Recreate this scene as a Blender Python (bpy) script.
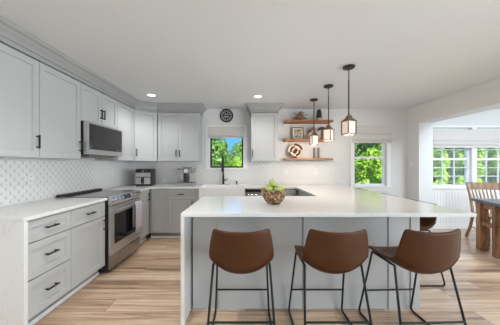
import bpy, bmesh, math, random
from mathutils import Vector, Matrix

# ------------------------------------------------------------------ setup
for o in list(bpy.data.objects):
    bpy.data.objects.remove(o, do_unlink=True)
SC = bpy.context.scene
COL = SC.collection
R = math.radians
PI = math.pi

# camera (one-point view, level)
cam_data = bpy.data.cameras.new('camera')
cam_data.sensor_width = 36.0
cam_data.lens = 16.0
cam_data.shift_x = 0.010
cam_data.shift_y = 0.004
cam_data.clip_start = 0.05
cam_data.clip_end = 200
cam = bpy.data.objects.new('camera', cam_data)
cam.location = (0, 0, 1.31)
cam.rotation_euler = (R(90), 0, 0)
COL.objects.link(cam)
SC.camera = cam

# sky
world = bpy.data.worlds.new('sky')
SC.world = world
world.use_nodes = True
wn = world.node_tree
wn.nodes.clear()
w_out = wn.nodes.new('ShaderNodeOutputWorld')
w_bg = wn.nodes.new('ShaderNodeBackground')
w_tc = wn.nodes.new('ShaderNodeTexCoord')
w_no = wn.nodes.new('ShaderNodeTexNoise')
w_no.inputs['Scale'].default_value = 3.6
w_no.inputs['Detail'].default_value = 6.0
w_ra = wn.nodes.new('ShaderNodeValToRGB')
w_ra.color_ramp.elements[0].position = 0.54
w_ra.color_ramp.elements[0].color = (0.07, 0.24, 0.52, 1)
w_ra.color_ramp.elements[1].position = 0.74
w_ra.color_ramp.elements[1].color = (0.95, 0.97, 1.0, 1)
wn.links.new(w_tc.outputs['Generated'], w_no.inputs['Vector'])
wn.links.new(w_no.outputs['Fac'], w_ra.inputs['Fac'])
wn.links.new(w_ra.outputs['Color'], w_bg.inputs['Color'])
w_bg.inputs['Strength'].default_value = 2.0
wn.links.new(w_bg.outputs['Background'], w_out.inputs['Surface'])

# sun (lights the garden from behind the house)
sun_d = bpy.data.lights.new('sun', 'SUN')
sun_d.energy = 9.5
sun_d.angle = R(1.5)
sun_d.color = (1.0, 0.95, 0.85)
sun = bpy.data.objects.new('sun', sun_d)
sun.rotation_euler = (R(47), 0, R(20))
COL.objects.link(sun)


def area(name, loc, direction, sx, sy, power, color=(1, 1, 1), spread=180):
    d = bpy.data.lights.new(name, 'AREA')
    d.shape = 'RECTANGLE'
    d.size, d.size_y = sx, sy
    d.energy = power
    d.color = color
    d.spread = R(spread)
    o = bpy.data.objects.new(name, d)
    o.location = loc
    o.rotation_euler = Vector(direction).to_track_quat('-Z', 'Y').to_euler()
    COL.objects.link(o)
    return o


# daylight of the glazing at the dining room's side, plus added fill panels
area('rear_fill', (0.6, -2.7, 1.35), (0, 1, 0.45), 4.8, 2.0, 6, (0.80, 0.91, 1.0))  # added unseen panel lifting the room from behind the camera; no window there
area('side_fill', (3.2, -1.2, 1.40), (-1, 0.42, 0.12), 2.2, 1.7, 62, (0.86, 0.94, 1.0), 130)  # added unseen panel that brightens the left cabinets
area('dining_daylight', (6.9, 1.6, 1.45), (-1, 0.1, -0.05), 4.6, 1.9, 75, (0.78, 0.90, 1.0))
area('dining_fill', (3.90, 1.6, 2.42), (0, 0, -1), 0.5, 3.2, 85, (0.80, 0.90, 1.0))  # added unseen strip brightening the right floor and dining side; no fitting there

SC.view_settings.view_transform = 'Standard'
SC.view_settings.look = 'None'
SC.view_settings.gamma = 1.0
SC.view_settings.use_curve_mapping = False
SC.view_settings.exposure = 0.30
SC.cycles.max_bounces = 10
SC.cycles.diffuse_bounces = 6
SC.cycles.transparent_max_bounces = 12
SC.cycles.use_denoising = True
SC.cycles.sample_clamp_indirect = 4.0


# ------------------------------------------------------------------ materials
def new_mat(name):
    m = bpy.data.materials.new(name)
    m.use_nodes = True
    nt = m.node_tree
    return m, nt, nt.nodes['Principled BSDF']


def srgb(r, g, b):
    def f(c):
        c /= 255.0
        return c / 12.92 if c <= 0.04045 else ((c + 0.055) / 1.055) ** 2.4
    return (f(r), f(g), f(b), 1)


def paint(name, color, rough=0.5, metal=0.0, noise=0.04, scale=6.0, bump=0.0, spec=0.5):
    """plain finish with a faint procedural mottling"""
    m, nt, p = new_mat(name)
    tc = nt.nodes.new('ShaderNodeTexCoord')
    n = nt.nodes.new('ShaderNodeTexNoise')
    n.inputs['Scale'].default_value = scale
    n.inputs['Detail'].default_value = 4
    nt.links.new(tc.outputs['Object'], n.inputs['Vector'])
    mx = nt.nodes.new('ShaderNodeMix')
    mx.data_type = 'RGBA'
    mx.inputs['A'].default_value = tuple(c * (1 - noise) for c in color[:3]) + (1,)
    mx.inputs['B'].default_value = tuple(min(1, c * (1 + noise)) for c in color[:3]) + (1,)
    nt.links.new(n.outputs['Fac'], mx.inputs['Factor'])
    nt.links.new(mx.outputs['Result'], p.inputs['Base Color'])
    p.inputs['Roughness'].default_value = rough
    p.inputs['Metallic'].default_value = metal
    p.inputs['Specular IOR Level'].default_value = spec
    if bump:
        b = nt.nodes.new('ShaderNodeBump')
        b.inputs['Strength'].default_value = bump
        b.inputs['Distance'].default_value = 0.002
        nt.links.new(n.outputs['Fac'], b.inputs['Height'])
        nt.links.new(b.outputs['Normal'], p.inputs['Normal'])
    return m


def math_node(nt, op, a, b=None, c=None):
    n = nt.nodes.new('ShaderNodeMath')
    n.operation = op
    for i, v in enumerate((a, b, c)):
        if v is None:
            continue
        if isinstance(v, (int, float)):
            n.inputs[i].default_value = v
        else:
            nt.links.new(v, n.inputs[i])
    return n.outputs[0]


def tile_mat(name, axis):
    """white arabesque (lantern) tile with grey grout, drawn in the wall's own plane"""
    m, nt, p = new_mat(name)
    tc = nt.nodes.new('ShaderNodeTexCoord')
    sp = nt.nodes.new('ShaderNodeSeparateXYZ')
    nt.links.new(tc.outputs['Object'], sp.inputs[0])
    M = lambda op, a, b=None, c=None: math_node(nt, op, a, b, c)
    u = M('DIVIDE', sp.outputs[axis], 0.080)
    v = M('DIVIDE', sp.outputs[2], 0.086)
    A0 = M('ADD', u, v)
    B0 = M('SUBTRACT', u, v)
    tw = 2 * PI
    A = M('ADD', A0, M('MULTIPLY', M('SINE', M('MULTIPLY', B0, tw)), 0.07))
    B = M('ADD', B0, M('MULTIPLY', M('SINE', M('MULTIPLY', A0, tw)), 0.07))

    def dist(x):
        return M('ABSOLUTE', M('SUBTRACT', M('FRACT', x), 0.5))      # 0.5 on the joint
    d = M('MAXIMUM', dist(A), dist(B))
    mr = nt.nodes.new('ShaderNodeMapRange')
    mr.interpolation_type = 'SMOOTHSTEP'
    mr.inputs['From Min'].default_value = 0.435
    mr.inputs['From Max'].default_value = 0.475
    nt.links.new(d, mr.inputs['Value'])
    both = M('MINIMUM', dist(A), dist(B))
    mr2 = nt.nodes.new('ShaderNodeMapRange')
    mr2.inputs['From Min'].default_value = 0.36
    mr2.inputs['From Max'].default_value = 0.44
    nt.links.new(both, mr2.inputs['Value'])
    mx = nt.nodes.new('ShaderNodeMix')
    mx.data_type = 'RGBA'
    mx.inputs['A'].default_value = srgb(232, 232, 231)
    mx.inputs['B'].default_value = srgb(221, 221, 221)
    nt.links.new(mr.outputs[0], mx.inputs['Factor'])
    mx2 = nt.nodes.new('ShaderNodeMix')
    mx2.data_type = 'RGBA'
    mx2.inputs['B'].default_value = srgb(176, 176, 177)
    nt.links.new(mx.outputs['Result'], mx2.inputs['A'])
    nt.links.new(mr2.outputs[0], mx2.inputs['Factor'])
    nt.links.new(mx2.outputs['Result'], p.inputs['Base Color'])
    p.inputs['Roughness'].default_value = 0.22
    bp = nt.nodes.new('ShaderNodeBump')
    bp.inputs['Strength'].default_value = 0.5
    bp.inputs['Distance'].default_value = 0.003
    nt.links.new(M('SUBTRACT', 1.0, mr.outputs[0]), bp.inputs['Height'])
    nt.links.new(bp.outputs['Normal'], p.inputs['Normal'])
    return m


def floor_mat():
    m, nt, p = new_mat('oak_plank')
    tc = nt.nodes.new('ShaderNodeTexCoord')
    br = nt.nodes.new('ShaderNodeTexBrick')
    br.offset = 0.37
    br.offset_frequency = 2
    br.inputs['Scale'].default_value = 1.0
    br.inputs['Brick Width'].default_value = 1.25
    br.inputs['Row Height'].default_value = 0.18
    br.inputs['Mortar Size'].default_value = 0.002
    br.inputs['Mortar Smooth'].default_value = 0.1
    br.inputs['Bias'].default_value = -0.05
    br.inputs['Color1'].default_value = (0, 0, 0, 1)
    br.inputs['Color2'].default_value = (1, 1, 1, 1)
    br.inputs['Mortar'].default_value = (0.3, 0.3, 0.3, 1)
    nt.links.new(tc.outputs['Object'], br.inputs['Vector'])
    mp = nt.nodes.new('ShaderNodeMapping')
    mp.inputs['Scale'].default_value = (0.75, 13.0, 1.0)
    nt.links.new(tc.outputs['Object'], mp.inputs['Vector'])
    add = nt.nodes.new('ShaderNodeVectorMath')
    add.operation = 'MULTIPLY_ADD'
    nt.links.new(br.outputs['Color'], add.inputs[0])
    add.inputs[1].default_value = (7.3, 3.1, 5.0)
    nt.links.new(mp.outputs[0], add.inputs[2])
    n1 = nt.nodes.new('ShaderNodeTexNoise')
    n1.inputs['Scale'].default_value = 1.6
    n1.inputs['Detail'].default_value = 7
    n1.inputs['Roughness'].default_value = 0.62
    n1.inputs['Distortion'].default_value = 0.6
    nt.links.new(add.outputs[0], n1.inputs['Vector'])
    t = math_node(nt, 'ADD', math_node(nt, 'MULTIPLY_ADD', br.outputs['Color'], 0.40, -0.19),
                  math_node(nt, 'MULTIPLY', n1.outputs['Fac'], 1.30))
    ra = nt.nodes.new('ShaderNodeValToRGB')
    e = ra.color_ramp.elements
    e[0].position = 0.30
    e[0].color = srgb(112, 90, 73)
    e[1].position = 0.95
    e[1].color = srgb(226, 202, 176)
    k = ra.color_ramp.elements.new(0.52)
    k.color = srgb(184, 153, 126)
    k = ra.color_ramp.elements.new(0.72)
    k.color = srgb(206, 178, 150)
    nt.links.new(t, ra.inputs['Fac'])
    mx = nt.nodes.new('ShaderNodeMix')
    mx.data_type = 'RGBA'
    mx.inputs['B'].default_value = srgb(95, 72, 55)
    nt.links.new(ra.outputs['Color'], mx.inputs['A'])
    nt.links.new(math_node(nt, 'MULTIPLY', br.outputs['Fac'], 0.7), mx.inputs['Factor'])
    nt.links.new(mx.outputs['Result'], p.inputs['Base Color'])
    p.inputs['Roughness'].default_value = 0.30
    p.inputs['IOR'].default_value = 1.8
    bp = nt.nodes.new('ShaderNodeBump')
    bp.inputs['Strength'].default_value = 0.12
    bp.inputs['Distance'].default_value = 0.002
    nt.links.new(n1.outputs['Fac'], bp.inputs['Height'])
    nt.links.new(bp.outputs['Normal'], p.inputs['Normal'])
    return m


def quartz_mat():
    m, nt, p = new_mat('quartz')
    tc = nt.nodes.new('ShaderNodeTexCoord')
    n1 = nt.nodes.new('ShaderNodeTexNoise')
    n1.inputs['Scale'].default_value = 1.1
    n1.inputs['Detail'].default_value = 5
    n1.inputs['Distortion'].default_value = 1.6
    nt.links.new(tc.outputs['Object'], n1.inputs['Vector'])
    d = math_node(nt, 'ABSOLUTE', math_node(nt, 'SUBTRACT', n1.outputs['Fac'], 0.5))
    mr = nt.nodes.new('ShaderNodeMapRange')
    mr.inputs['From Min'].default_value = 0.0
    mr.inputs['From Max'].default_value = 0.006
    mr.inputs['To Min'].default_value = 0.22
    mr.inputs['To Max'].default_value = 0.0
    nt.links.new(d, mr.inputs['Value'])
    mx = nt.nodes.new('ShaderNodeMix')
    mx.data_type = 'RGBA'
    mx.inputs['A'].default_value = srgb(224, 225, 224)
    mx.inputs['B'].default_value = srgb(165, 160, 152)
    nt.links.new(mr.outputs[0], mx.inputs['Factor'])
    nt.links.new(mx.outputs['Result'], p.inputs['Base Color'])
    p.inputs['Roughness'].default_value = 0.13
    return m


def wood(name, dark, light, scale=(1.2, 14, 14), rough=0.55):
    m, nt, p = new_mat(name)
    tc = nt.nodes.new('ShaderNodeTexCoord')
    mp = nt.nodes.new('ShaderNodeMapping')
    mp.inputs['Scale'].default_value = scale
    nt.links.new(tc.outputs['Object'], mp.inputs['Vector'])
    n1 = nt.nodes.new('ShaderNodeTexNoise')
    n1.inputs['Scale'].default_value = 2.2
    n1.inputs['Detail'].default_value = 6
    n1.inputs['Distortion'].default_value = 0.8
    nt.links.new(mp.outputs[0], n1.inputs['Vector'])
    ra = nt.nodes.new('ShaderNodeValToRGB')
    ra.color_ramp.elements[0].position = 0.3
    ra.color_ramp.elements[0].color = dark
    ra.color_ramp.elements[1].position = 0.72
    ra.color_ramp.elements[1].color = light
    nt.links.new(n1.outputs['Fac'], ra.inputs['Fac'])
    nt.links.new(ra.outputs['Color'], p.inputs['Base Color'])
    p.inputs['Roughness'].default_value = rough
    return m


def leaf_mat(name, dark, light, transl=0.35):
    m, nt, p = new_mat(name)
    tc = nt.nodes.new('ShaderNodeTexCoord')
    n1 = nt.nodes.new('ShaderNodeTexNoise')
    n1.inputs['Scale'].default_value = 5.0
    n1.inputs['Detail'].default_value = 3
    nt.links.new(tc.outputs['Object'], n1.inputs['Vector'])
    ra = nt.nodes.new('ShaderNodeValToRGB')
    ra.color_ramp.elements[0].position = 0.35
    ra.color_ramp.elements[0].color = dark
    ra.color_ramp.elements[1].position = 0.65
    ra.color_ramp.elements[1].color = light
    nt.links.new(n1.outputs['Fac'], ra.inputs['Fac'])
    nt.links.new(ra.outputs['Color'], p.inputs['Base Color'])
    p.inputs['Roughness'].default_value = 0.6
    tr = nt.nodes.new('ShaderNodeBsdfTranslucent')
    nt.links.new(ra.outputs['Color'], tr.inputs['Color'])
    mx = nt.nodes.new('ShaderNodeMixShader')
    mx.inputs['Fac'].default_value = transl
    nt.links.new(p.outputs[0], mx.inputs[1])
    nt.links.new(tr.outputs[0], mx.inputs[2])
    nt.links.new(mx.outputs[0], nt.nodes['Material Output'].inputs['Surface'])
    return m


def glass_mat(name, tint=(1, 1, 1, 1), refl=0.06, rough=0.02):
    m, nt, p = new_mat(name)
    nt.nodes.remove(p)
    t = nt.nodes.new('ShaderNodeBsdfTransparent')
    t.inputs['Color'].default_value = tint
    g = nt.nodes.new('ShaderNodeBsdfGlossy')
    g.inputs['Roughness'].default_value = rough
    mx = nt.nodes.new('ShaderNodeMixShader')
    mx.inputs['Fac'].default_value = refl
    nt.links.new(t.outputs[0], mx.inputs[1])
    nt.links.new(g.outputs[0], mx.inputs[2])
    nt.links.new(mx.outputs[0], nt.nodes['Material Output'].inputs['Surface'])
    return m


def emit_mat(name, color, strength):
    m, nt, p = new_mat(name)
    p.inputs['Base Color'].default_value = color
    p.inputs['Emission Color'].default_value = color
    p.inputs['Emission Strength'].default_value = strength
    p.inputs['Roughness'].default_value = 0.4
    return m


def lampglass_mat():
    """frosted, faintly rippled glass lit by the bulb inside"""
    m, nt, p = new_mat('lit_frosted_glass')
    tc = nt.nodes.new('ShaderNodeTexCoord')
    n = nt.nodes.new('ShaderNodeTexNoise')
    n.inputs['Scale'].default_value = 22
    nt.links.new(tc.outputs['Object'], n.inputs['Vector'])
    ra = nt.nodes.new('ShaderNodeValToRGB')
    ra.color_ramp.elements[0].color = (1.0, 0.80, 0.68, 1)
    ra.color_ramp.elements[1].color = (1.0, 0.95, 0.90, 1)
    nt.links.new(n.outputs['Fac'], ra.inputs['Fac'])
    nt.links.new(ra.outputs['Color'], p.inputs['Base Color'])
    nt.links.new(ra.outputs['Color'], p.inputs['Emission Color'])
    p.inputs['Emission Strength'].default_value = 0.12
    p.inputs['Roughness'].default_value = 0.35
    tr = nt.nodes.new('ShaderNodeBsdfTransparent')
    mx = nt.nodes.new('ShaderNodeMixShader')
    mx.inputs['Fac'].default_value = 0.08
    nt.links.new(p.outputs[0], mx.inputs[1])
    nt.links.new(tr.outputs[0], mx.inputs[2])
    nt.links.new(mx.outputs[0], nt.nodes['Material Output'].inputs['Surface'])
    return m


def mosaic_mat(name):
    m, nt, p = new_mat(name)
    tc = nt.nodes.new('ShaderNodeTexCoord')
    v = nt.nodes.new('ShaderNodeTexVoronoi')
    v.inputs['Scale'].default_value = 55
    nt.links.new(tc.outputs['Object'], v.inputs['Vector'])
    sp = nt.nodes.new('ShaderNodeSeparateColor')
    nt.links.new(v.outputs['Color'], sp.inputs[0])
    ra = nt.nodes.new('ShaderNodeValToRGB')
    ra.color_ramp.elements[0].color = srgb(58, 36, 24)
    ra.color_ramp.elements[1].color = srgb(190, 160, 122)
    k = ra.color_ramp.elements.new(0.55)
    k.color = srgb(118, 80, 50)
    nt.links.new(sp.outputs[0], ra.inputs['Fac'])
    nt.links.new(ra.outputs['Color'], p.inputs['Base Color'])
    p.inputs['Roughness'].default_value = 0.4
    b = nt.nodes.new('ShaderNodeBump')
    b.inputs['Strength'].default_value = 0.6
    b.inputs['Distance'].default_value = 0.004
    nt.links.new(v.outputs['Distance'], b.inputs['Height'])
    b.invert = True
    nt.links.new(b.outputs['Normal'], p.inputs['Normal'])
    return m


def bead_mat(name):
    """white beadboard: fine vertical grooves"""
    m, nt, p = new_mat(name)
    tc = nt.nodes.new('ShaderNodeTexCoord')
    sp = nt.nodes.new('ShaderNodeSeparateXYZ')
    nt.links.new(tc.outputs['Object'], sp.inputs[0])
    f = math_node(nt, 'FRACT', math_node(nt, 'DIVIDE', sp.outputs[0], 0.06))
    d = math_node(nt, 'ABSOLUTE', math_node(nt, 'SUBTRACT', f, 0.5))
    mr = nt.nodes.new('ShaderNodeMapRange')
    mr.inputs['From Min'].default_value = 0.40
    mr.inputs['From Max'].default_value = 0.47
    nt.links.new(d, mr.inputs['Value'])
    mx = nt.nodes.new('ShaderNodeMix')
    mx.data_type = 'RGBA'
    mx.inputs['A'].default_value = srgb(240, 241, 243)
    mx.inputs['B'].default_value = srgb(205, 208, 212)
    nt.links.new(mr.outputs[0], mx.inputs['Factor'])
    nt.links.new(mx.outputs['Result'], p.inputs['Base Color'])
    p.inputs['Roughness'].default_value = 0.4
    b = nt.nodes.new('ShaderNodeBump')
    b.inputs['Distance'].default_value = 0.006
    b.invert = True
    nt.links.new(mr.outputs[0], b.inputs['Height'])
    nt.links.new(b.outputs['Normal'], p.inputs['Normal'])
    return m


def woven_plate_mat():
    """pale woven disc with dark broken rings (pattern in the disc's own plane)"""
    m, nt, p = new_mat('woven_disc')
    tc = nt.nodes.new('ShaderNodeTexCoord')
    sp = nt.nodes.new('ShaderNodeSeparateXYZ')
    nt.links.new(tc.outputs['Object'], sp.inputs[0])
    M = lambda op, a, b=None, c=None: math_node(nt, op, a, b, c)
    x, y = sp.outputs[0], sp.outputs[1]
    r = M('SQRT', M('ADD', M('MULTIPLY', x, x), M('MULTIPLY', y, y)))
    a = M('ARCTAN2', y, x)

    def band(lo, hi):
        return M('MULTIPLY', M('GREATER_THAN', r, lo), M('LESS_THAN', r, hi))

    def arc(phase, thr):
        return M('GREATER_THAN', M('SINE', M('ADD', M('MULTIPLY', a, 2), phase)), thr)
    f = M('MULTIPLY', band(0.112, 0.147), arc(-0.35, 0.0))
    f = M('MAXIMUM', f, M('MULTIPLY', band(0.067, 0.106), arc(-3.49, -0.17)))
    diag = M('ABSOLUTE', M('SUBTRACT', M('MULTIPLY', x, 0.8), M('MULTIPLY', y, 0.6)))
    f = M('MAXIMUM', f, M('MULTIPLY', band(0.0, 0.058), M('LESS_THAN', diag, 0.034)))
    mx = nt.nodes.new('ShaderNodeMix')
    mx.data_type = 'RGBA'
    mx.inputs['A'].default_value = srgb(222, 208, 192)
    mx.inputs['B'].default_value = srgb(72, 44, 32)
    nt.links.new(f, mx.inputs['Factor'])
    nt.links.new(mx.outputs['Result'], p.inputs['Base Color'])
    p.inputs['Roughness'].default_value = 0.7
    return m


def print_mat():
    """botanical print: pale paper with soft grey-green blotches"""
    m, nt, p = new_mat('botanical_print')
    tc = nt.nodes.new('ShaderNodeTexCoord')
    n = nt.nodes.new('ShaderNodeTexNoise')
    n.inputs['Scale'].default_value = 24
    n.inputs['Detail'].default_value = 3
    nt.links.new(tc.outputs['Object'], n.inputs['Vector'])
    ra = nt.nodes.new('ShaderNodeValToRGB')
    ra.color_ramp.elements[0].position = 0.42
    ra.color_ramp.elements[0].color = srgb(96, 100, 88)
    ra.color_ramp.elements[1].position = 0.56
    ra.color_ramp.elements[1].color = srgb(196, 193, 180)
    nt.links.new(n.outputs['Fac'], ra.inputs['Fac'])
    nt.links.new(ra.outputs['Color'], p.inputs['Base Color'])
    p.inputs['Roughness'].default_value = 0.4
    return m


MAT = dict(
    wall=paint('wall_paint', srgb(222, 225, 226), 0.6, noise=0.01),
    ceiling=paint('ceiling_paint', srgb(219, 223, 226), 0.7, noise=0.01),
    trim=paint('white_trim', srgb(240, 241, 242), 0.4, noise=0.01),
    cabinet=paint('grey_cabinet_paint', srgb(184, 187, 188), 0.38, noise=0.015, scale=3),
    carcass=paint('cabinet_carcass', srgb(176, 179, 180), 0.45, noise=0.015),
    crown=paint('crown_darker_grey', srgb(162, 165, 166), 0.45, noise=0.01),  # darker grey than the cabinet doors
    brightsteel=paint('bright_brushed_steel', srgb(190, 188, 186), 0.28, 0.7, scale=40),
    toe=paint('toe_kick_grey', srgb(150, 152, 153), 0.5),
    tile_left=tile_mat('arabesque_tile_side', 1),
    tile_back=tile_mat('arabesque_tile_back', 0),
    floor=floor_mat(),
    quartz=quartz_mat(),
    black=paint('black_metal', srgb(28, 28, 29), 0.42, 0.3),
    blackpl=paint('black_plastic', srgb(24, 24, 26), 0.35),
    dark=paint('dark_void', srgb(20, 20, 21), 0.8),
    steel=paint('brushed_steel', srgb(160, 157, 154), 0.30, 0.9, scale=40),
    silver=paint('silver_plastic', srgb(152, 149, 145), 0.35, 0.15),
    chrome=paint('polished_steel', srgb(215, 216, 220), 0.15, 1.0),
    darkglass=paint('black_glass', srgb(14, 14, 16), 0.06, spec=0.6),
    cooktop=paint('glass_ceramic_hob', srgb(120, 117, 114), 0.10, 0.7, noise=0.02),
    smokeglass=paint('smoked_glass', srgb(44, 42, 42), 0.10, spec=0.6),
    display=paint('dark_display', srgb(52, 60, 74), 0.25),
    leather=paint('tan_leather', srgb(74, 41, 16), 0.44, noise=0.2, scale=10, bump=0.15, spec=0.3),
    shelfwood=wood('shelf_wood', srgb(120, 74, 42), srgb(184, 128, 82)),
    tablewood=wood('rustic_wood', srgb(104, 68, 42), srgb(182, 138, 98), (8, 8, 1.2)),
    tabletop=paint('dark_grey_table_top', srgb(92, 98, 106), 0.3, noise=0.1, scale=9),
    chairwood=wood('chair_wood', srgb(120, 92, 70), srgb(176, 148, 122), (9, 9, 1.5), 0.35),
    bronze=paint('aged_bronze', srgb(112, 96, 84), 0.5, 0.3, noise=0.2, scale=30),
    canopy=paint('dark_bronze', srgb(52, 52, 50), 0.5, 0.4),
    lampglass=lampglass_mat(),
    glass=glass_mat('window_glass', refl=0.03),
    shade=paint('linen_shade', srgb(212, 210, 207), 0.85, noise=0.03, scale=60),
    porcelain=paint('white_fireclay', srgb(238, 238, 237), 0.18, noise=0.01),
    apple=paint('green_apple_skin', srgb(172, 190, 104), 0.35, noise=0.16, scale=14),
    stem=paint('apple_stem', srgb(82, 62, 38), 0.7),
    bowl=mosaic_mat('mosaic_wood'),
    driftwood=wood('dried_pod', srgb(70, 44, 28), srgb(226, 190, 150), (20, 20, 20), 0.8),
    greycer=paint('grey_ceramic', srgb(112, 108, 104), 0.5, noise=0.08, scale=20),
    charcoal=paint('charcoal_ceramic', srgb(50, 48, 47), 0.55),
    cream=paint('cream_ceramic', srgb(196, 186, 172), 0.5),
    woven=woven_plate_mat(),
    bprint=print_mat(),
    mat_board=paint('mat_board', srgb(226, 220, 208), 0.8),
    framewood=wood('frame_wood', srgb(104, 80, 58), srgb(150, 120, 92), (14, 14, 14)),
    towel=paint('towel_cotton', srgb(190, 189, 198), 0.95, noise=0.06, scale=50),
    plate=paint('white_plastic', srgb(236, 236, 235), 0.35),
    clockwhite=paint('grey_clock_face', srgb(150, 150, 148), 0.6),
    downlight=emit_mat('lit_diffuser', (1, 0.97, 0.92, 1), 3.0),
    water=glass_mat('clear_plastic', (0.94, 0.95, 0.96, 1), 0.10, 0.05),
    lawn=leaf_mat('lawn_grass', srgb(120, 150, 60), srgb(170, 195, 90), 0.0),
    leaf_bright=leaf_mat('bright_leaves', srgb(88, 140, 26), srgb(182, 218, 66)),
    leaf_mid=leaf_mat('mid_leaves', srgb(54, 98, 34), srgb(140, 184, 76)),
    leaf_dark=leaf_mat('dark_leaves', srgb(28, 62, 34), srgb(96, 140, 70)),
    bark=wood('bark', srgb(70, 58, 48), srgb(120, 104, 90), (12, 12, 2), 0.9),
)


# ------------------------------------------------------------------ builders
class MB:
    """collects shapes into ONE mesh"""

    def __init__(self):
        self.bm = bmesh.new()

    def box(self, x0, x1, y0, y1, z0, z1):
        v = [self.bm.verts.new(p) for p in (
            (x0, y0, z0), (x1, y0, z0), (x1, y1, z0), (x0, y1, z0),
            (x0, y0, z1), (x1, y0, z1), (x1, y1, z1), (x0, y1, z1))]
        for f in ((0, 3, 2, 1), (4, 5, 6, 7), (0, 1, 5, 4), (1, 2, 6, 5), (2, 3, 7, 6), (3, 0, 4, 7)):
            self.bm.faces.new([v[i] for i in f])
        return self

    def prism(self, outline, lo, hi, axis=2):
        """outline: 2D points (counter-clockwise); extruded along axis"""
        def P(a, b, c):
            return {2: (a, b, c), 1: (a, c, b), 0: (c, a, b)}[axis]
        lo_v = [self.bm.verts.new(P(a, b, lo)) for a, b in outline]
        hi_v = [self.bm.verts.new(P(a, b, hi)) for a, b in outline]
        n = len(outline)
        self.bm.faces.new(list(reversed(lo_v)))
        self.bm.faces.new(hi_v)
        for i in range(n):
            j = (i + 1) % n
            self.bm.faces.new([lo_v[i], lo_v[j], hi_v[j], hi_v[i]])
        return self

    def cyl(self, p0, p1, r0, r1=None, seg=16):
        return self.tube([p0, p1], [r0, r0 if r1 is None else r1], seg)

    def tube(self, pts, r, seg=10, cap=True):
        pts = [Vector(p) for p in pts]
        rs = r if isinstance(r, (list, tuple)) else [r] * len(pts)
        rings = []
        ref = None
        for i, p in enumerate(pts):
            if i == 0:
                t = pts[1] - pts[0]
            elif i == len(pts) - 1:
                t = pts[-1] - pts[-2]
            else:
                t = (pts[i + 1] - p).normalized() + (p - pts[i - 1]).normalized()
            t.normalize()
            if ref is None:
                ref = Vector((0, 0, 1)) if abs(t.z) < 0.9 else Vector((1, 0, 0))
            a = (ref - t * ref.dot(t)).normalized()
            ref = a
            b = t.cross(a)
            rings.append([self.bm.verts.new(p + (a * math.cos(2 * PI * k / seg) + b * math.sin(2 * PI * k / seg)) * rs[i])
                          for k in range(seg)])
        for i in range(len(rings) - 1):
            for k in range(seg):
                l = (k + 1) % seg
                self.bm.faces.new([rings[i][k], rings[i][l], rings[i + 1][l], rings[i + 1][k]])
        if cap:
            self.bm.faces.new(list(reversed(rings[0])))
            self.bm.faces.new(rings[-1])
        return self

    def lathe(self, prof, c=(0, 0, 0), seg=32, axis='z'):
        """prof: (radius, height) from bottom to top"""
        def P(r, h, a):
            if axis == 'z':
                return (c[0] + r * math.cos(a), c[1] + r * math.sin(a), c[2] + h)
            return (c[0] + r * math.cos(a), c[1] - h, c[2] + r * math.sin(a))     # axis -y
        rings = []
        for r, h in prof:
            if r < 1e-6:
                rings.append([self.bm.verts.new(P(0, h, 0))])
            else:
                rings.append([self.bm.verts.new(P(r, h, 2 * PI * k / seg)) for k in range(seg)])
        for A, B in zip(rings, rings[1:]):
            for k in range(seg):
                l = (k + 1) % seg
                f = []
                for v in (A[k % len(A)], A[l % len(A)], B[l % len(B)], B[k % len(B)]):
                    if v not in f:
                        f.append(v)
                if len(f) >= 3:
                    self.bm.faces.new(f)
        return self

    def grid(self, rows):
        vs = [[self.bm.verts.new(p) for p in row] for row in rows]
        for i in range(len(vs) - 1):
            for j in range(len(vs[0]) - 1):
                self.bm.faces.new([vs[i][j], vs[i][j + 1], vs[i + 1][j + 1], vs[i + 1][j]])
        return self

    def build(self, name, mat, parent=None, bevel=0.0, smooth=None, loc=None, rotz=0.0, rot=None):
        bmesh.ops.recalc_face_normals(self.bm, faces=self.bm.faces[:])
        if bevel:
            bmesh.ops.bevel(self.bm, geom=[e for e in self.bm.edges if len(e.link_faces) == 2 and e.calc_face_angle(0) > 0.5],
                            offset=bevel, segments=2, affect='EDGES', clamp_overlap=True)
        me = bpy.data.meshes.new(name)
        self.bm.to_mesh(me)
        self.bm.free()
        me.materials.append(MAT[mat] if isinstance(mat, str) else mat)
        if smooth is not None:
            me.polygons.foreach_set('use_smooth', [True] * len(me.polygons))
            me.set_sharp_from_angle(angle=R(smooth))
        o = bpy.data.objects.new(name, me)
        COL.objects.link(o)
        if parent is not None:
            o.parent = parent
        if loc is not None:
            o.location = loc
        if rot is not None:
            o.rotation_euler = rot
        elif rotz:
            o.rotation_euler = (0, 0, rotz)
        return o


def tag(o, label=None, cat=None, group=None, kind=None):
    for k, v in (('label', label), ('category', cat), ('group', group), ('kind', kind)):
        if v:
            o[k] = v
    return o


def thing(name, label, cat, loc=(0, 0, 0), rotz=0.0, group=None):
    o = bpy.data.objects.new(name, None)
    o.empty_display_size = 0.1
    o.location = loc
    o.rotation_euler = (0, 0, rotz)
    COL.objects.link(o)
    return tag(o, label, cat, group)


def struct(o):
    o['kind'] = 'structure'
    return o


def copy_tree(o, parent=None):
    c = o.copy()
    COL.objects.link(c)
    if parent is not None:
        c.parent = parent
    for ch in list(o.children):
        copy_tree(ch, c)
    return c


# main dimensions (metres): x to the right, y away from the camera
XW, YB, ZC = -2.29, 4.52, 2.44        # left wall, back wall, ceiling
XR0, XR1, YP, ZH = 3.30, 3.566, 4.215, 2.105   # pier / header between kitchen and dining room
XE, YF = 7.2, -3.0

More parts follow.
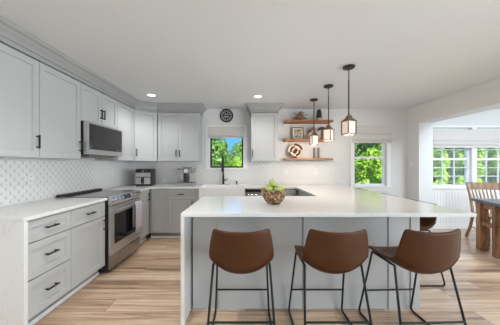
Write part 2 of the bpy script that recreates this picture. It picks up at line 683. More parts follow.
# ------------------------------------------------------------------ room shell
struct(MB().box(XW - 0.15, XE + 0.15, YF - 0.15, YB + 0.15, -0.12, 0).build('floor', 'floor'))
struct(MB().box(XW - 0.15, XE + 0.15, YF - 0.15, YB + 0.15, ZC, ZC + 0.2).build('ceiling', 'ceiling'))
struct(MB().box(XW - 0.15, XW, YF, YB + 0.15, 0, ZC).build('wall_left', 'wall'))
struct(MB().box(XW - 0.15, XE + 0.15, YF - 0.15, YF, 0, ZC).build('wall_front', 'wall'))
struct(MB().box(XE, XE + 0.15, YF, YB + 0.15, 0, ZC).build('wall_east', 'wall'))

# openings in the back wall: x0, x1, z0, z1
OP = [(-0.712, -0.038, 1.245, 2.06), (2.215, 2.88, 0.875, 2.06), (3.79, 4.605, 0.85, 2.06), (4.70, 5.515, 0.85, 2.06)]
m = MB()
xs = XW
for x0, x1, z0, z1 in OP:
    m.box(xs, x0, YB, YB + 0.15, 0, ZC)
    m.box(x0, x1, YB, YB + 0.15, 0, z0)
    m.box(x0, x1, YB, YB + 0.15, z1, ZC)
    xs = x1
m.box(xs, XE, YB, YB + 0.15, 0, ZC)
struct(m.build('wall_back', 'wall'))
m = MB().box(XR0, XR1, YP, YB, 0, ZC)
m.box(XR0, XR1, YF, YP, ZH, ZC)
struct(m.build('wall_right', 'wall'))

# beadboard wainscot, cap rail and baseboards
m = MB().box(XR1, XE, YB - 0.012, YB, 0.12, 0.80)
struct(m.build('trim_1', bead_mat('beadboard')))
struct(MB().box(XR1, XE, YB - 0.02, YB, 0.0, 0.12).build('baseboard_back', 'trim', bevel=0.004))
struct(MB().box(1.95, XR0, YB - 0.016, YB, 0.0, 0.12).build('baseboard_right', 'trim', bevel=0.004))


def window(idx, op, casing, sash, black=False, rail=None, cols=0, rows=0, sill=True, top_case=True, cl=None, cr=None):
    x0, x1, z0, z1 = op
    fmat = 'black' if black else 'trim'
    y0 = YB + 0.05
    m = MB()
    s = sash
    m.box(x0, x0 + s, y0, y0 + 0.05, z0, z1).box(x1 - s, x1, y0, y0 + 0.05, z0, z1)
    m.box(x0 + s, x1 - s, y0, y0 + 0.05, z0, z0 + s).box(x0 + s, x1 - s, y0, y0 + 0.05, z1 - s, z1)
    if rail:
        m.box(x0 + s, x1 - s, y0 - 0.01, y0 + 0.05, rail - 0.022, rail + 0.022)
    w = struct(m.build('window_%d' % idx, fmat, bevel=0.003))
    MB().box(x0 + s * 0.5, x1 - s * 0.5, y0 + 0.022, y0 + 0.028, z0 + s * 0.5, z1 - s * 0.5).build('pane', 'glass', w)
    if cols:
        m = MB()
        gx0, gx1 = x0 + s, x1 - s
        for i in range(1, cols):
            x = gx0 + (gx1 - gx0) * i / cols
            m.box(x - 0.0065, x + 0.0065, y0 + 0.012, y0 + 0.038, z0 + s, z1 - s)
        for lo, hi in ((z0 + s, rail), (rail, z1 - s)):
            for j in range(1, rows):
                z = lo + (hi - lo) * j / rows
                m.box(gx0, gx1, y0 + 0.012, y0 + 0.038, z - 0.0065, z + 0.0065)
        m.build('muntin_grid', 'trim', w)
    cl = casing if cl is None else cl
    cr = casing if cr is None else cr
    m = MB()
    if cl:
        m.box(x0 - cl, x0, YB - 0.02, YB - 0.0003, z0 - 0.005, z1 + casing * 0.6)
    if cr:
        m.box(x1, x1 + cr, YB - 0.02, YB - 0.0003, z0 - 0.005, z1 + casing * 0.6)
    m.box(x0, x1, YB - 0.02, YB - 0.0003, z1, z1 + casing * 0.6)
    if not sill:
        m.box(x0 - (cl or 0), x1 + (cr or 0), YB - 0.02, YB - 0.0003, z0 - 0.032, z0 - 0.005)
    m.build('casing', 'trim', w, bevel=0.003)
    if sill:
        m = MB().box(x0 - (cl or 0) - 0.02, x1 + (cr or 0) + 0.02, YB - 0.055, YB - 0.0003, z0 - 0.03, z0 - 0.003)
        m.box(x0 - (cl or 0), x1 + (cr or 0), YB - 0.018, YB, z0 - 0.10, z0 - 0.03)
        m.build('sill', 'trim', w, bevel=0.004)
    return w


window(1, OP[0], 0.082, 0.028, black=True, sill=False)
window(2, OP[1], 0.075, 0.04, rail=1.45)
window(3, OP[2], 0.07, 0.045, rail=1.42, cols=3, rows=3, cr=0.045)
window(4, OP[3], 0.07, 0.045, rail=1.42, cols=3, rows=3, cl=0.045)

# tile backsplashes
m = MB().box(XW, XW + 0.010, 1.05, YB, 0.9145, 1.371)
struct(m.build('trim_2', 'tile_left'))
m = MB()
m.box(XW + 0.010, -0.796, YB - 0.010, YB, 0.9145, 1.371)
m.box(-0.796, 0.046, YB - 0.010, YB, 0.9145, 1.212)
m.box(0.046, 1.86, YB - 0.010, YB, 0.9145, 1.371)
struct(m.build('trim_3', 'tile_back'))


# crown moulding swept along the upper cabinets' fronts
def crown(path, idx):
    prof = [(0.0, 2.2865), (0.016, 2.2865), (0.016, 2.312), (0.004, 2.318), (0.004, 2.330), (0.018, 2.334), (0.022, 2.350), (0.034, 2.366),
            (0.052, 2.382), (0.060, 2.396), (0.060, 2.402), (0.076, 2.404), (0.086, 2.412), (0.090, 2.418), (0.090, 2.4395), (0.0, 2.4395)]
    P = [Vector((x, y)) for x, y in path]
    offs = []
    for i in range(len(P)):
        ns = []
        if i > 0:
            d = (P[i] - P[i - 1]).normalized()
            ns.append(Vector((d.y, -d.x)))
        if i < len(P) - 1:
            d = (P[i + 1] - P[i]).normalized()
            ns.append(Vector((d.y, -d.x)))
        n = sum(ns, Vector((0, 0))).normalized()
        offs.append(n / max(0.3, n.dot(ns[0])))
    m = MB()
    rings = [[m.bm.verts.new((p.x + o.x * d, p.y + o.y * d, z)) for d, z in prof] for p, o in zip(P, offs)]
    for A, B in zip(rings, rings[1:]):
        for k in range(len(prof)):
            l = (k + 1) % len(prof)
            m.bm.faces.new([A[k], A[l], B[l], B[k]])
    m.bm.faces.new(rings[0])
    m.bm.faces.new(list(reversed(rings[-1])))
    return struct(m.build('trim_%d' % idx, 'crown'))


UX = XW + 0.33          # body front of the left uppers (door face 20 mm further)
UY = YB - 0.33
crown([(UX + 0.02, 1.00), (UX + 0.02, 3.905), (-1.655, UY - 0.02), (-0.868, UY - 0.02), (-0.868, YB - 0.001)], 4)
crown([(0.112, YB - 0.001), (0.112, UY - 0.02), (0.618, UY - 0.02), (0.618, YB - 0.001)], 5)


# ------------------------------------------------------------------ cabinets
# local frame: x along the run, front faces -y, back at y = 0
def shaker(name, parent, x0, x1, z0, z1, yf, rail=0.058, loc=None, rotz=0, mat='cabinet'):
    """door or drawer front: stiles, rails and a recessed flat panel (one mesh); yf = rear plane"""
    g = 0.0032
    x0, x1, z0, z1 = x0 + g, x1 - g, z0 + g, z1 - g
    r = min(rail, (x1 - x0) * 0.3, (z1 - z0) * 0.3)
    y0, y1 = yf - 0.020, yf
    m = MB()
    bv = 0.003
    o = [(x0, z0), (x1, z0), (x1, z1), (x0, z1)]
    i1 = [(x0 + r, z0 + r), (x1 - r, z0 + r), (x1 - r, z1 - r), (x0 + r, z1 - r)]
    i2 = [(x0 + r + bv, z0 + r + bv), (x1 - r - bv, z0 + r + bv), (x1 - r - bv, z1 - r - bv), (x0 + r + bv, z1 - r - bv)]
    V = m.bm.verts.new
    a = [V((x, y0, z)) for x, z in o]
    b = [V((x, y0, z)) for x, z in i1]
    c = [V((x, y0 + 0.014, z)) for x, z in i2]
    d = [V((x, y1, z)) for x, z in o]
    F = m.bm.faces.new
    for k in range(4):
        l = (k + 1) % 4
        F([a[k], a[l], b[l], b[k]])
        F([b[k], b[l], c[l], c[k]])
        F([d[k], d[l], a[l], a[k]])
    F(c)
    F(list(reversed(d)))
    return m.build(name, mat, parent, loc=loc, rotz=rotz)


def pull(parent, x, z, yf, length=0.125, vertical=False):
    """black bar pull; yf = front plane of its door"""
    m = MB()
    h = length / 2
    p = (lambda t, y: (x, y, z + t)) if vertical else (lambda t, y: (x + t, y, z))
    m.tube([p(-h, yf - 0.028), p(h, yf - 0.028)], 0.0075, 8)
    for s in (-1, 1):
        m.tube([p(s * (h - 0.012), yf), p(s * (h - 0.012), yf - 0.028)], 0.0072, 8)
    return m.build('handle', 'black', parent, smooth=40)


def upper(label, loc, rotz, w, z0, z1, doors, depth=0.33):
    """doors: list of (x0, x1, handle_x or None)"""
    t = thing('upper_cabinet', label, 'cabinet', loc, rotz, 'grey upper cabinets')
    MB().box(0.001, w - 0.001, -depth, -0.001, z0, z1).build('body', 'carcass', t)
    for a, b, hx in doors:
        d = shaker('door', t, a, b, z0 + 0.002, z1 - 0.004, -depth - 0.0005)
        if hx is not None:
            pull(d, hx, z0 + 0.15, -depth - 0.0205, 0.125, True)
    return t


ZU0, ZU1 = 1.372, 2.286
LR = R(90)
upper('leftmost grey upper cabinet, cut by the photo edge, beside the wide tall door', (XW, 1.03, 0), LR, 0.535, ZU0, ZU1, [(0, 0.535, 0.03)])
upper('tall grey upper cabinet at the left photo edge with pull at its lower right', (XW, 1.566, 0), LR, 0.53, ZU0, ZU1, [(0, 0.53, 0.503)])
upper('tall grey single-door upper cabinet touching the left side of the microwave', (XW, 2.097, 0), LR, 0.53, ZU0, ZU1, [(0, 0.53, 0.503)])
upper('short grey two-door upper cabinet right above the microwave', (XW, 2.628, 0), LR, 0.757, 1.832, ZU1, [(0, 0.3785, 0.351), (0.3785, 0.757, 0.406)])
upper('narrow grey upper cabinet between the microwave and the diagonal corner cabinet', (XW, 3.386, 0), LR, 0.518, ZU0, ZU1, [(0, 0.518, 0.028)])
# diagonal corner
t = thing('upper_cabinet', 'diagonal grey corner upper cabinet above the air fryer', 'cabinet', (XW, YB, 0), 0, 'grey upper cabinets')
MB().prism([(0.001, -0.001), (0.001, -0.614), (0.33, -0.614), (0.634, -0.33), (0.634, -0.001)], ZU0, ZU1).build('body', 'carcass', t)
dw = math.hypot(0.304, 0.284)
ang = math.atan2(0.284, 0.304)
d = shaker('door', t, 0.012, dw - 0.012, ZU0 + 0.002, ZU1 - 0.004, -0.0008, loc=(0.33, -0.614, 0), rotz=ang)
pull(d, 0.042, ZU0 + 0.15, -0.0208, 0.125, True)
upper('grey two-door upper cabinet over the coffee maker, left of the sink window', (-1.640, YB, 0), 0, 0.770, ZU0, ZU1,
      [(0, 0.385, 0.352), (0.385, 0.770, 0.418)])
upper('grey single-door upper cabinet between the sink window and open shelves', (0.113, YB, 0), 0, 0.504, ZU0, ZU1, [(0, 0.504, 0.03)])

ZB0, ZB1, DB = 0.105, 0.884, 0.605


def base(label, loc, rotz, w, fronts, depth=DB, toe=True, z1=ZB1):
    """fronts: list of (kind, x0, x1, z0, z1, handle) ; handle = (x, z, vertical) or None"""
    t = thing('base_cabinet', label, 'cabinet', loc, rotz, 'grey base cabinets')
    MB().box(0.001, w - 0.001, -depth, -0.012, ZB0, z1 - 0.001).build('body', 'carcass', t)
    if toe:
        MB().box(0.001, w - 0.001, -depth + 0.065, -0.02, 0.0, ZB0).build('toe_kick', 'toe', t)
        MB().prism([(-depth + 0.065, 0), (-depth + 0.065, 0.03), (-depth + 0.058, 0.03), (-depth + 0.048, 0.012), (-depth + 0.048, 0)],
                   0.001, w - 0.001, axis=0).build('shoe_molding', 'trim', t)
    for kind, a, b, lo, hi, h in fronts:
        d = shaker(kind, t, a, b, lo, hi, -depth - 0.0005, rail=0.055)
        if h:
            pull(d, h[0], h[1], -depth - 0.0205, 0.115 if not h[2] else 0.125, h[2])
    return t


zt = 0.872
base('grey three-drawer base cabinet beside the left waterfall end panel', (XW, 1.681, 0), LR, 0.444,
     [('drawer', 0, 0.444, 0.70, zt, (0.222, 0.787, False)),
      ('drawer', 0, 0.444, 0.41, 0.697, (0.222, 0.56, False)),
      ('drawer', 0, 0.444, ZB0 + 0.005, 0.407, (0.222, 0.268, False))])
base('grey base cabinet with one drawer over a door, left of the range', (XW, 2.126, 0), LR, 0.518,
     [('drawer', 0, 0.518, 0.70, zt, (0.259, 0.787, False)),
      ('door', 0, 0.518, ZB0 + 0.005, 0.697, (0.490, 0.60, True))])
base('narrow grey base cabinet between the range and the kitchen corner', (XW, 3.425, 0), LR, 0.47,
     [('door', 0, 0.43, ZB0 + 0.005, zt, (0.385, 0.755, True))])
base('grey full-door base cabinet in the corner under the air fryer side', (-1.684, YB, 0), 0, 0.335,
     [('door', 0.045, 0.335, ZB0 + 0.005, zt, None)])
base('grey base cabinet with a drawer over a door under the coffee maker', (-1.348, YB, 0), 0, 0.455,
     [('drawer', 0, 0.455, 0.70, zt, (0.228, 0.79, False)),
      ('door', 0, 0.455, ZB0 + 0.005, 0.697, (0.425, 0.61, True))])
base('grey sink base cabinet with two doors beneath the apron sink', (-0.80, YB, 0), 0, 0.80,
     [('door', 0, 0.40, ZB0 + 0.005, 0.66, (0.37, 0.56, True)), ('door', 0.40, 0.80, ZB0 + 0.005, 0.66, (0.43, 0.56, True))], z1=0.668)
t = thing('base_cabinet', 'narrow grey filler cabinet right of the sink by the coffee maker base cabinet', 'cabinet', (-0.892, YB, 0), 0, 'grey base cabinets')
MB().box(0.001, 0.090, -DB - 0.02, -0.012, ZB0, ZB1 - 0.001).build('body', 'carcass', t)
MB().box(0.001, 0.090, -DB + 0.065, -0.02, 0, ZB0).build('toe_kick', 'toe', t)
t['label'] = 'narrow grey filler panel cabinet on the left side of the apron sink'
base('grey corner base cabinet beyond the bowl, right of the dishwasher', (0.612, YB, 0), 0, 0.312,
     [('door', 0, 0.29, ZB0 + 0.005, zt, None)])
base('grey base cabinet under the right counter leg facing the sink', (0.945 + DB, 3.865, 0), R(-90), 1.07,
     [('door', 0.0, 0.535, ZB0 + 0.005, zt, (0.505, 0.765, True)), ('door', 0.535, 1.07, ZB0 + 0.005, zt, (0.565, 0.765, True))])

# peninsula body (panelled face to the stools)
t = thing('peninsula_cabinet', 'long grey panelled peninsula base behind the leather stools', 'cabinet', (0, 0, 0))
MB().box(-0.474, 1.58, 2.018, 2.76, 0, 0.883).build('body', 'cabinet', t)
for bx, bw in ((-0.245, 0.082), (0.527, 0.075), (1.297, 0.08), (1.498, 0.082)):
    MB().box(bx, bx + bw, 2.007, 2.0178, 0.0, 0.883).build('batten', 'cabinet', t, bevel=0.002)
t = thing('peninsula_cabinet', 'grey back panel of the right counter leg beside the dining side stools', 'cabinet', (0, 0, 0))
MB().box(1.555, 1.58, 2.762, 4.50, 0, 0.883).build('body', 'cabinet', t)
for by in (2.78, 3.55, 4.41):
    MB().box(1.5802, 1.589, by, by + 0.08, 0.0, 0.883).build('batten', 'cabinet', t, bevel=0.002)

# ------------------------------------------------------------------ countertops
t = thing('countertop', 'white quartz countertop with waterfall end at the left photo edge', 'countertop', (-2.0, 2.1, 0))
MB().box(XW + 2.0 + 0.0005, -1.64 + 2.0, 1.65 - 2.1, 2.652 - 2.1, 0.8842, 0.914).build('slab', 'quartz', t, bevel=0.003)
MB().box(XW + 2.0 + 0.0005, -1.64 + 2.0, 1.65 - 2.1, 1.680 - 2.1, 0.0, 0.884).build('waterfall_panel', 'quartz', t, bevel=0.002)
t = thing('countertop', 'white quartz countertop from the range corner past the sink onto the peninsula', 'countertop', (0.7, 2.3, 0))
ol = [(-2.2885, 3.419), (-1.64, 3.419), (-1.64, 3.87), (-0.802, 3.87), (-0.802, 4.362), (0.002, 4.362), (0.002, 3.87), (0.90, 3.87),
      (0.90, 2.79), (-0.522, 2.79), (-0.522, 1.80), (1.88, 1.80), (1.88, 4.518), (-2.2885, 4.518)]
MB().prism([(x - 0.7, y - 2.3) for x, y in ol], 0.8842, 0.914).build('slab', 'quartz', t, bevel=0.003)
MB().box(-0.522 - 0.7, -0.490 - 0.7, 1.80 - 2.3, 2.79 - 2.3, 0.0, 0.884).build('waterfall_panel', 'quartz', t, bevel=0.002)

# ------------------------------------------------------------------ range
t = thing('range', 'stainless slide-in electric range with a towel on its oven handle', 'range', (XW, 2.659, 0), LR)
RW = 0.752
MB().box(0.0, RW, -0.650, -0.03, 0.03, 0.905).build('body', 'blackpl', t)
for fx in (0.05, RW - 0.05):
    for fy in (-0.58, -0.08):
        MB().cyl((fx, fy, 0), (fx, fy, 0.03), 0.018).build('foot', 'blackpl', t)
c = MB().box(-0.004, RW + 0.004, -0.653, -0.10, 0.9055, 0.921).build('cooktop', 'cooktop', t, bevel=0.003)
for bx, by, br_ in ((0.19, -0.46, 0.11), (0.56, -0.46, 0.09), (0.19, -0.22, 0.075), (0.56, -0.22, 0.10)):
    MB().lathe([(br_ - 0.003, 0.9212), (br_, 0.9212), (br_, 0.9216), (br_ - 0.003, 0.9216), (br_ - 0.003, 0.9212)], (bx, by, 0)).build('burner_ring', 'greycer', c)
MB().prism([(-0.10, 0.906), (-0.10, 0.932), (-0.088, 0.944), (-0.035, 0.944), (-0.035, 0.906)], -0.004, RW + 0.004, axis=0).build('back_trim', 'charcoal', t)
cp = MB().prism([(-0.6505, 0.815), (-0.690, 0.815), (-0.690, 0.835), (-0.662, 0.9215), (-0.6505, 0.9215)], 0.0, RW, axis=0).build('control_panel', 'brightsteel', t, bevel=0.002)
nrm = Vector((0, -0.951, 0.308))
for kx in (0.065, 0.145, 0.225, RW - 0.225, RW - 0.145, RW - 0.065):
    b0 = Vector((kx, -0.6765, 0.878))
    k = MB().cyl(b0, b0 + nrm * 0.012, 0.029, 0.029, 20).cyl(b0 + nrm * 0.012, b0 + nrm * 0.036, 0.023, 0.020, 20).build('knob', 'chrome', cp, smooth=40)
dm = MB()
pa = [Vector((x, -0.6775 + dy, 0.878 + dz)) for x, dy, dz in ((0.275, -0.009, -0.028), (RW - 0.275, -0.009, -0.028), (RW - 0.275, 0.0095, 0.028), (0.275, 0.0095, 0.028))]
lo = [dm.bm.verts.new(p) for p in pa]
hi = [dm.bm.verts.new(p + nrm * 0.003) for p in pa]
dm.bm.faces.new(hi)
dm.bm.faces.new(list(reversed(lo)))
for i in range(4):
    j = (i + 1) % 4
    dm.bm.faces.new([lo[i], lo[j], hi[j], hi[i]])
dm.build('display', 'display', cp)
od = MB().box(0.004, RW - 0.004, -0.685, -0.651, 0.212, 0.805).build('oven_door', 'brightsteel', t, bevel=0.004)
MB().box(0.075, RW - 0.075, -0.688, -0.6855, 0.335, 0.70).build('oven_window', 'darkglass', od)
m = MB().tube([(0.03, -0.735, 0.755), (RW - 0.03, -0.735, 0.755)], 0.012, 12)
for hx in (0.055, RW - 0.055):
    m.tube([(hx, -0.684, 0.755), (hx, -0.735, 0.755)], 0.010, 10)
m.build('handle', 'chrome', od, smooth=40)
MB().box(0.004, RW - 0.004, -0.680, -0.651, 0.045, 0.205).build('drawer', 'steel', t, bevel=0.004)

# towel draped on the oven handle
tw = thing('kitchen_towel', 'pale lavender grey towel hanging from the oven door handle', 'towel', (XW + 0.02, 2.659, 0), LR)
rows = []
tx0, tx1 = 0.462, 0.655
prof = [(-0.695, 0.42)] + [(-0.6985, 0.74)]
for k in range(9):
    a = PI * k / 8
    prof.append((-0.715 + 0.0165 * math.cos(a), 0.755 + 0.0165 * math.sin(a)))
prof += [(-0.733, 0.70), (-0.735, 0.60), (-0.734, 0.50), (-0.735, 0.42), (-0.733, 0.345)]
for j, (y, z) in enumerate(prof):
    row = []
    for i in range(15):
        s = i / 14
        fold = 0.005 * math.sin(s * 14) * (0.0 if 1 < j < 11 else 1.0)
        row.append((tx0 + (tx1 - tx0) * s, y - abs(fold) if j > 5 else y + abs(fold) * 0.3, z))
    rows.append(row)
o = MB().grid(rows).build('cloth', 'towel', tw, smooth=60)
sm = o.modifiers.new('thickness', 'SOLIDIFY')
sm.thickness = 0.003
sm.offset = 1

# ------------------------------------------------------------------ microwave
t = thing('microwave', 'stainless over-the-range microwave with a dark glass door', 'microwave', (XW, 2.633, 0), LR)
MW = 0.752
MB().box(0.0, MW, -0.375, -0.001, 1.43, 1.829).build('body', 'blackpl', t)
fr = MB()
a0, a1, b0, b1 = 0.0, MW, 1.432, 1.827
fr.box(a0, a0 + 0.03, -0.425, -0.376, b0, b1).box(a1 - 0.018, a1, -0.425, -0.376, b0, b1)
fr.box(a0 + 0.03, a1 - 0.018, -0.425, -0.376, b1 - 0.022, b1).box(a0 + 0.03, a1 - 0.018, -0.425, -0.376, b0, b0 + 0.062)
d = fr.build('door', 'brightsteel', t, bevel=0.002)
MB().box(a0 + 0.0305, a1 - 0.0185, -0.421, -0.380, b0 + 0.0625, b1 - 0.0225).build('door_glass', 'smokeglass', d)
m = MB().box(a1 - 0.20, a1 - 0.17, -0.4235, -0.4212, b0 + 0.075, b0 + 0.12)
m.build('clock_display', 'display', d)
m = MB()
for i in range(4):
    m.box(a1 - 0.15 + i * 0.03, a1 - 0.13 + i * 0.03, -0.4235, -0.4212, b0 + 0.072, b0 + 0.085)
m.build('touch_key', 'greycer', d)
MB().prism([(-0.36, 1.429), (-0.36, 1.402), (-0.12, 1.402), (-0.10, 1.429)], 0.12, MW - 0.12, axis=0).build('vent_hood', 'greycer', t)

# ------------------------------------------------------------------ dishwasher, sink, faucet
t = thing('dishwasher', 'stainless dishwasher with black top strip, behind the fruit bowl', 'dishwasher', (0.006, YB, 0))
MB().box(0, 0.60, -0.60, -0.02, 0.10, 0.872).build('body', 'blackpl', t)
MB().box(0.03, 0.57, -0.54, -0.05, 0.0, 0.10).build('toe_kick', 'blackpl', t)
d = MB().box(0, 0.60, -0.64, -0.601, 0.105, 0.825).build('door', 'steel', t, bevel=0.004)
m = MB().tube([(0.05, -0.685, 0.775), (0.55, -0.685, 0.775)], 0.012, 12)
for hx in (0.08, 0.52):
    m.tube([(hx, -0.639, 0.775), (hx, -0.685, 0.775)], 0.009, 10)
m.build('handle', 'chrome', d, smooth=40)
MB().box(0, 0.60, -0.64, -0.601, 0.8275, 0.872).build('control_strip', 'blackpl', t, bevel=0.003)

t = thing('farmhouse_sink', 'white apron-front farmhouse sink below the black framed window', 'sink', (-0.40, 4.10, 0))
sx, y0, y1, z0, z1, k = 0.398, -0.262, 0.258, 0.672, 0.919, 0.024
m = MB()
o1 = [(-sx, y0), (sx, y0), (sx, y1), (-sx, y1)]
i1 = [(-sx + k, y0 + k), (sx - k, y0 + k), (sx - k, y1 - k), (-sx + k, y1 - k)]
V = m.bm.verts.new
A = [V((x, y, z0)) for x, y in o1]
B = [V((x, y, z1)) for x, y in o1]
C_ = [V((x, y, z1)) for x, y in i1]
D_ = [V((x * 0.97, y * 0.97, z0 + 0.03)) for x, y in i1]
m.bm.faces.new(list(reversed(A)))
for i in range(4):
    j = (i + 1) % 4
    m.bm.faces.new([A[i], A[j], B[j], B[i]])
    m.bm.faces.new([B[i], B[j], C_[j], C_[i]])
    m.bm.faces.new([C_[i], C_[j], D_[j], D_[i]])
m.bm.faces.new(D_)
m.build('basin', 'porcelain', t, bevel=0.006)
MB().lathe([(0, 0), (0.04, 0), (0.045, 0.004), (0.03, 0.006), (0, 0.004)], (0, 0, z0 + 0.0305)).build('drain', 'chrome', t, smooth=40)

t = thing('faucet', 'tall black pull-down kitchen faucet standing behind the sink', 'faucet', (-0.432, 4.425, 0.914))
MB().box(-0.125, 0.125, -0.028, 0.028, 0, 0.006).build('deck_plate', 'black', t, bevel=0.002)
m = MB().lathe([(0.026, 0.006), (0.026, 0.02), (0.021, 0.03), (0.021, 0.17), (0.014, 0.18), (0.014, 0.20)])
m.build('body', 'black', t, smooth=40)
pts = [(0, 0, 0.19), (0, 0, 0.46)]
for kk in range(1, 13):
    a = PI * kk / 12
    pts.append((0, -0.075 + 0.075 * math.cos(a), 0.46 + 0.075 * math.sin(a) * 1.25))
pts.append((0, -0.15, 0.37))
m = MB().tube(pts, 0.015, 12)
m.build('spout', 'black', t, smooth=60)
MB().lathe([(0.014, 0.0), (0.021, 0.02), (0.021, 0.09), (0.016, 0.115)], (0, -0.15, 0.255)).build('spray_head', 'black', t, smooth=40)
MB().tube([(0.018, 0, 0.085), (0.05, 0, 0.085)], 0.013, 12).tube([(0.05, 0, 0.08), (0.058, 0, 0.10), (0.085, -0.01, 0.115)], [0.013, 0.008, 0.006], 10).build('lever', 'black', t, smooth=50)
t = thing('soap_dispenser', 'small black soap dispenser on the counter right of the faucet', 'soap dispenser', (-0.165, 4.425, 0.914))
MB().lathe([(0.022, 0), (0.022, 0.006), (0.013, 0.012), (0.013, 0.055), (0.018, 0.057), (0.018, 0.068), (0, 0.07)]).build('body', 'black', t, smooth=40)
MB().tube([(0, 0, 0.062), (0, -0.05, 0.064), (0, -0.07, 0.056)], 0.006, 8).build('nozzle', 'black', t, smooth=40)

# ------------------------------------------------------------------ appliances on the counter
t = thing('air_fryer', 'black and steel dual-basket air fryer in the counter corner', 'air fryer', (-1.868, 4.19, 0.914), R(4))
w2, dp = 0.152, 0.14
m = MB()
ol = [(-w2 + 0.03, -dp), (w2 - 0.03, -dp), (w2, -dp + 0.04), (w2, dp - 0.05), (w2 - 0.05, dp), (-w2 + 0.05, dp), (-w2, dp - 0.05), (-w2, -dp + 0.04)]
m.prism(ol, 0.012, 0.315)
m.build('body', 'blackpl', t, bevel=0.012)
for fx in (-0.12, 0.12):
    for fy in (-0.10, 0.10):
        MB().cyl((fx, fy, 0), (fx, fy, 0.0115), 0.014).build('foot', 'blackpl', t)
for s, nm in ((-1, 0), (1, 1)):
    xa, xb = (-0.130, -0.006) if s < 0 else (0.006, 0.130)
    bk = MB().box(xa, xb, -dp - 0.012, -dp + 0.002, 0.040, 0.158).build('basket', 'brightsteel', t, bevel=0.004)
    MB().box(xa + (0.106 if s < 0 else 0.001), xb - (0.001 if s < 0 else 0.106), -dp - 0.04, -dp - 0.0125, 0.05, 0.155).build('handle', 'blackpl', bk, bevel=0.004)
MB().prism([(-dp - 0.010, 0.172), (-dp + 0.002, 0.172), (-dp + 0.002, 0.245), (-dp - 0.004, 0.245)], -0.130, 0.130, axis=0).build('trim_panel', 'brightsteel', t)
cpn = MB().box(-0.125, 0.125, -dp - 0.004, -dp + 0.002, 0.250, 0.302).build('control_panel', 'darkglass', t)
MB().lathe([(0.0, 0), (0.014, 0), (0.014, 0.010), (0.0, 0.012)], (0, -dp - 0.004, 0.272), 16, 'y').build('dial', 'steel', cpn, smooth=40)

t = thing('coffee_maker', 'grey pod coffee maker with clear side tank under the two-door cabinet', 'coffee maker', (-1.130, 4.27, 0.914))
MB().box(-0.155, 0.155, -0.15, 0.14, 0.0, 0.055).build('base', 'silver', t, bevel=0.008)
MB().box(-0.028, 0.028, -0.09, 0.14, 0.0555, 0.23).build('column', 'charcoal', t, bevel=0.006)
h = MB().box(-0.035, 0.15, -0.14, 0.14, 0.2305, 0.325).build('brew_head', 'silver', t, bevel=0.014)
MB().tube([(-0.02, -0.147, 0.335), (0.14, -0.147, 0.335)], 0.012, 10).build('lid_handle', 'greycer', h, smooth=40)
MB().lathe([(0, 0), (0.038, 0), (0.040, 0.003), (0.0, 0.005)], (0.035, -0.14, 0.278), 20, 'y').build('button_disc', 'chrome', h, smooth=40)
MB().tube([(0.04, -0.10, 0.23), (0.055, -0.11, 0.17)], [0.012, 0.006], 8).build('spout', 'greycer', t, smooth=40)
MB().box(0.045, 0.15, -0.145, -0.03, 0.0555, 0.063).build('drip_tray', 'blackpl', t)
tk = MB().box(-0.15, -0.045, -0.10, 0.12, 0.0555, 0.30).build('water_tank', 'water', t, bevel=0.008)
MB().box(-0.152, -0.043, -0.102, 0.122, 0.301, 0.318).build('tank_lid', 'greycer', tk, bevel=0.004)
MB().box(-0.145, -0.05, -0.095, 0.115, 0.058, 0.17).build('water', 'water', tk)

# ------------------------------------------------------------------ bowl of apples
t = thing('fruit_bowl', 'brown mosaic wooden bowl full of apples on the white peninsula', 'bowl', (0.290, 2.24, 0.914))
MB().lathe([(0.0, 0.0), (0.058, 0.0), (0.064, 0.006), (0.094, 0.04), (0.118, 0.085), (0.132, 0.148), (0.126, 0.149), (0.111, 0.085),
            (0.086, 0.044), (0.05, 0.014), (0.0, 0.012)], seg=40).build('shell', 'bowl', t, smooth=50)
apple_prof = [(0.0, 0.010), (0.010, 0.004), (0.020, 0.0), (0.031, 0.012), (0.038, 0.034), (0.037, 0.050), (0.030, 0.064), (0.018, 0.069), (0.008, 0.065), (0.0, 0.060)]
spots = []
for k, lb in enumerate(['green apple at the right rim of the brown bowl', 'green apple at the back right of the brown bowl',
                        'green apple at the back left of the brown bowl', 'pale green apple at the left front of the brown bowl',
                        'green apple at the front centre of the brown bowl']):
    aa = R(8 + 72 * k)
    spots.append((0.074 * math.cos(aa), 0.074 * math.sin(aa), 0.144, lb))
spots.append((-0.010, 0.0, 0.204, 'topmost green apple crowning the pile in the brown bowl'))
spots.append((0.0, 0.0, 0.055, 'green apple at the bottom of the brown bowl'))
ap0 = None
for i, (ax, ay, az, lb) in enumerate(spots):
    if ap0 is None:
        ap0 = thing('apple', lb, 'apple', (0, 0, 0), 0, 'apples in the wooden bowl')
        MB().lathe([(r * 1.06, z * 1.08) for r, z in apple_prof], (0, 0, -0.037), 20).build('flesh', 'apple', ap0, smooth=80)
        MB().tube([(0, 0, 0.024), (0.003, 0, 0.036), (0.006, 0.002, 0.046)], [0.0022, 0.0018, 0.0025], 6).build('stem', 'stem', ap0, smooth=60)
        a = ap0
    else:
        a = copy_tree(ap0)
    a.location = (0.290 + ax, 2.24 + ay, 0.914 + az)
    a.rotation_euler = (0.15 * math.sin(i * 2.1), 0.15 * math.cos(i * 1.7), i * 1.1)
    a['label'] = lb


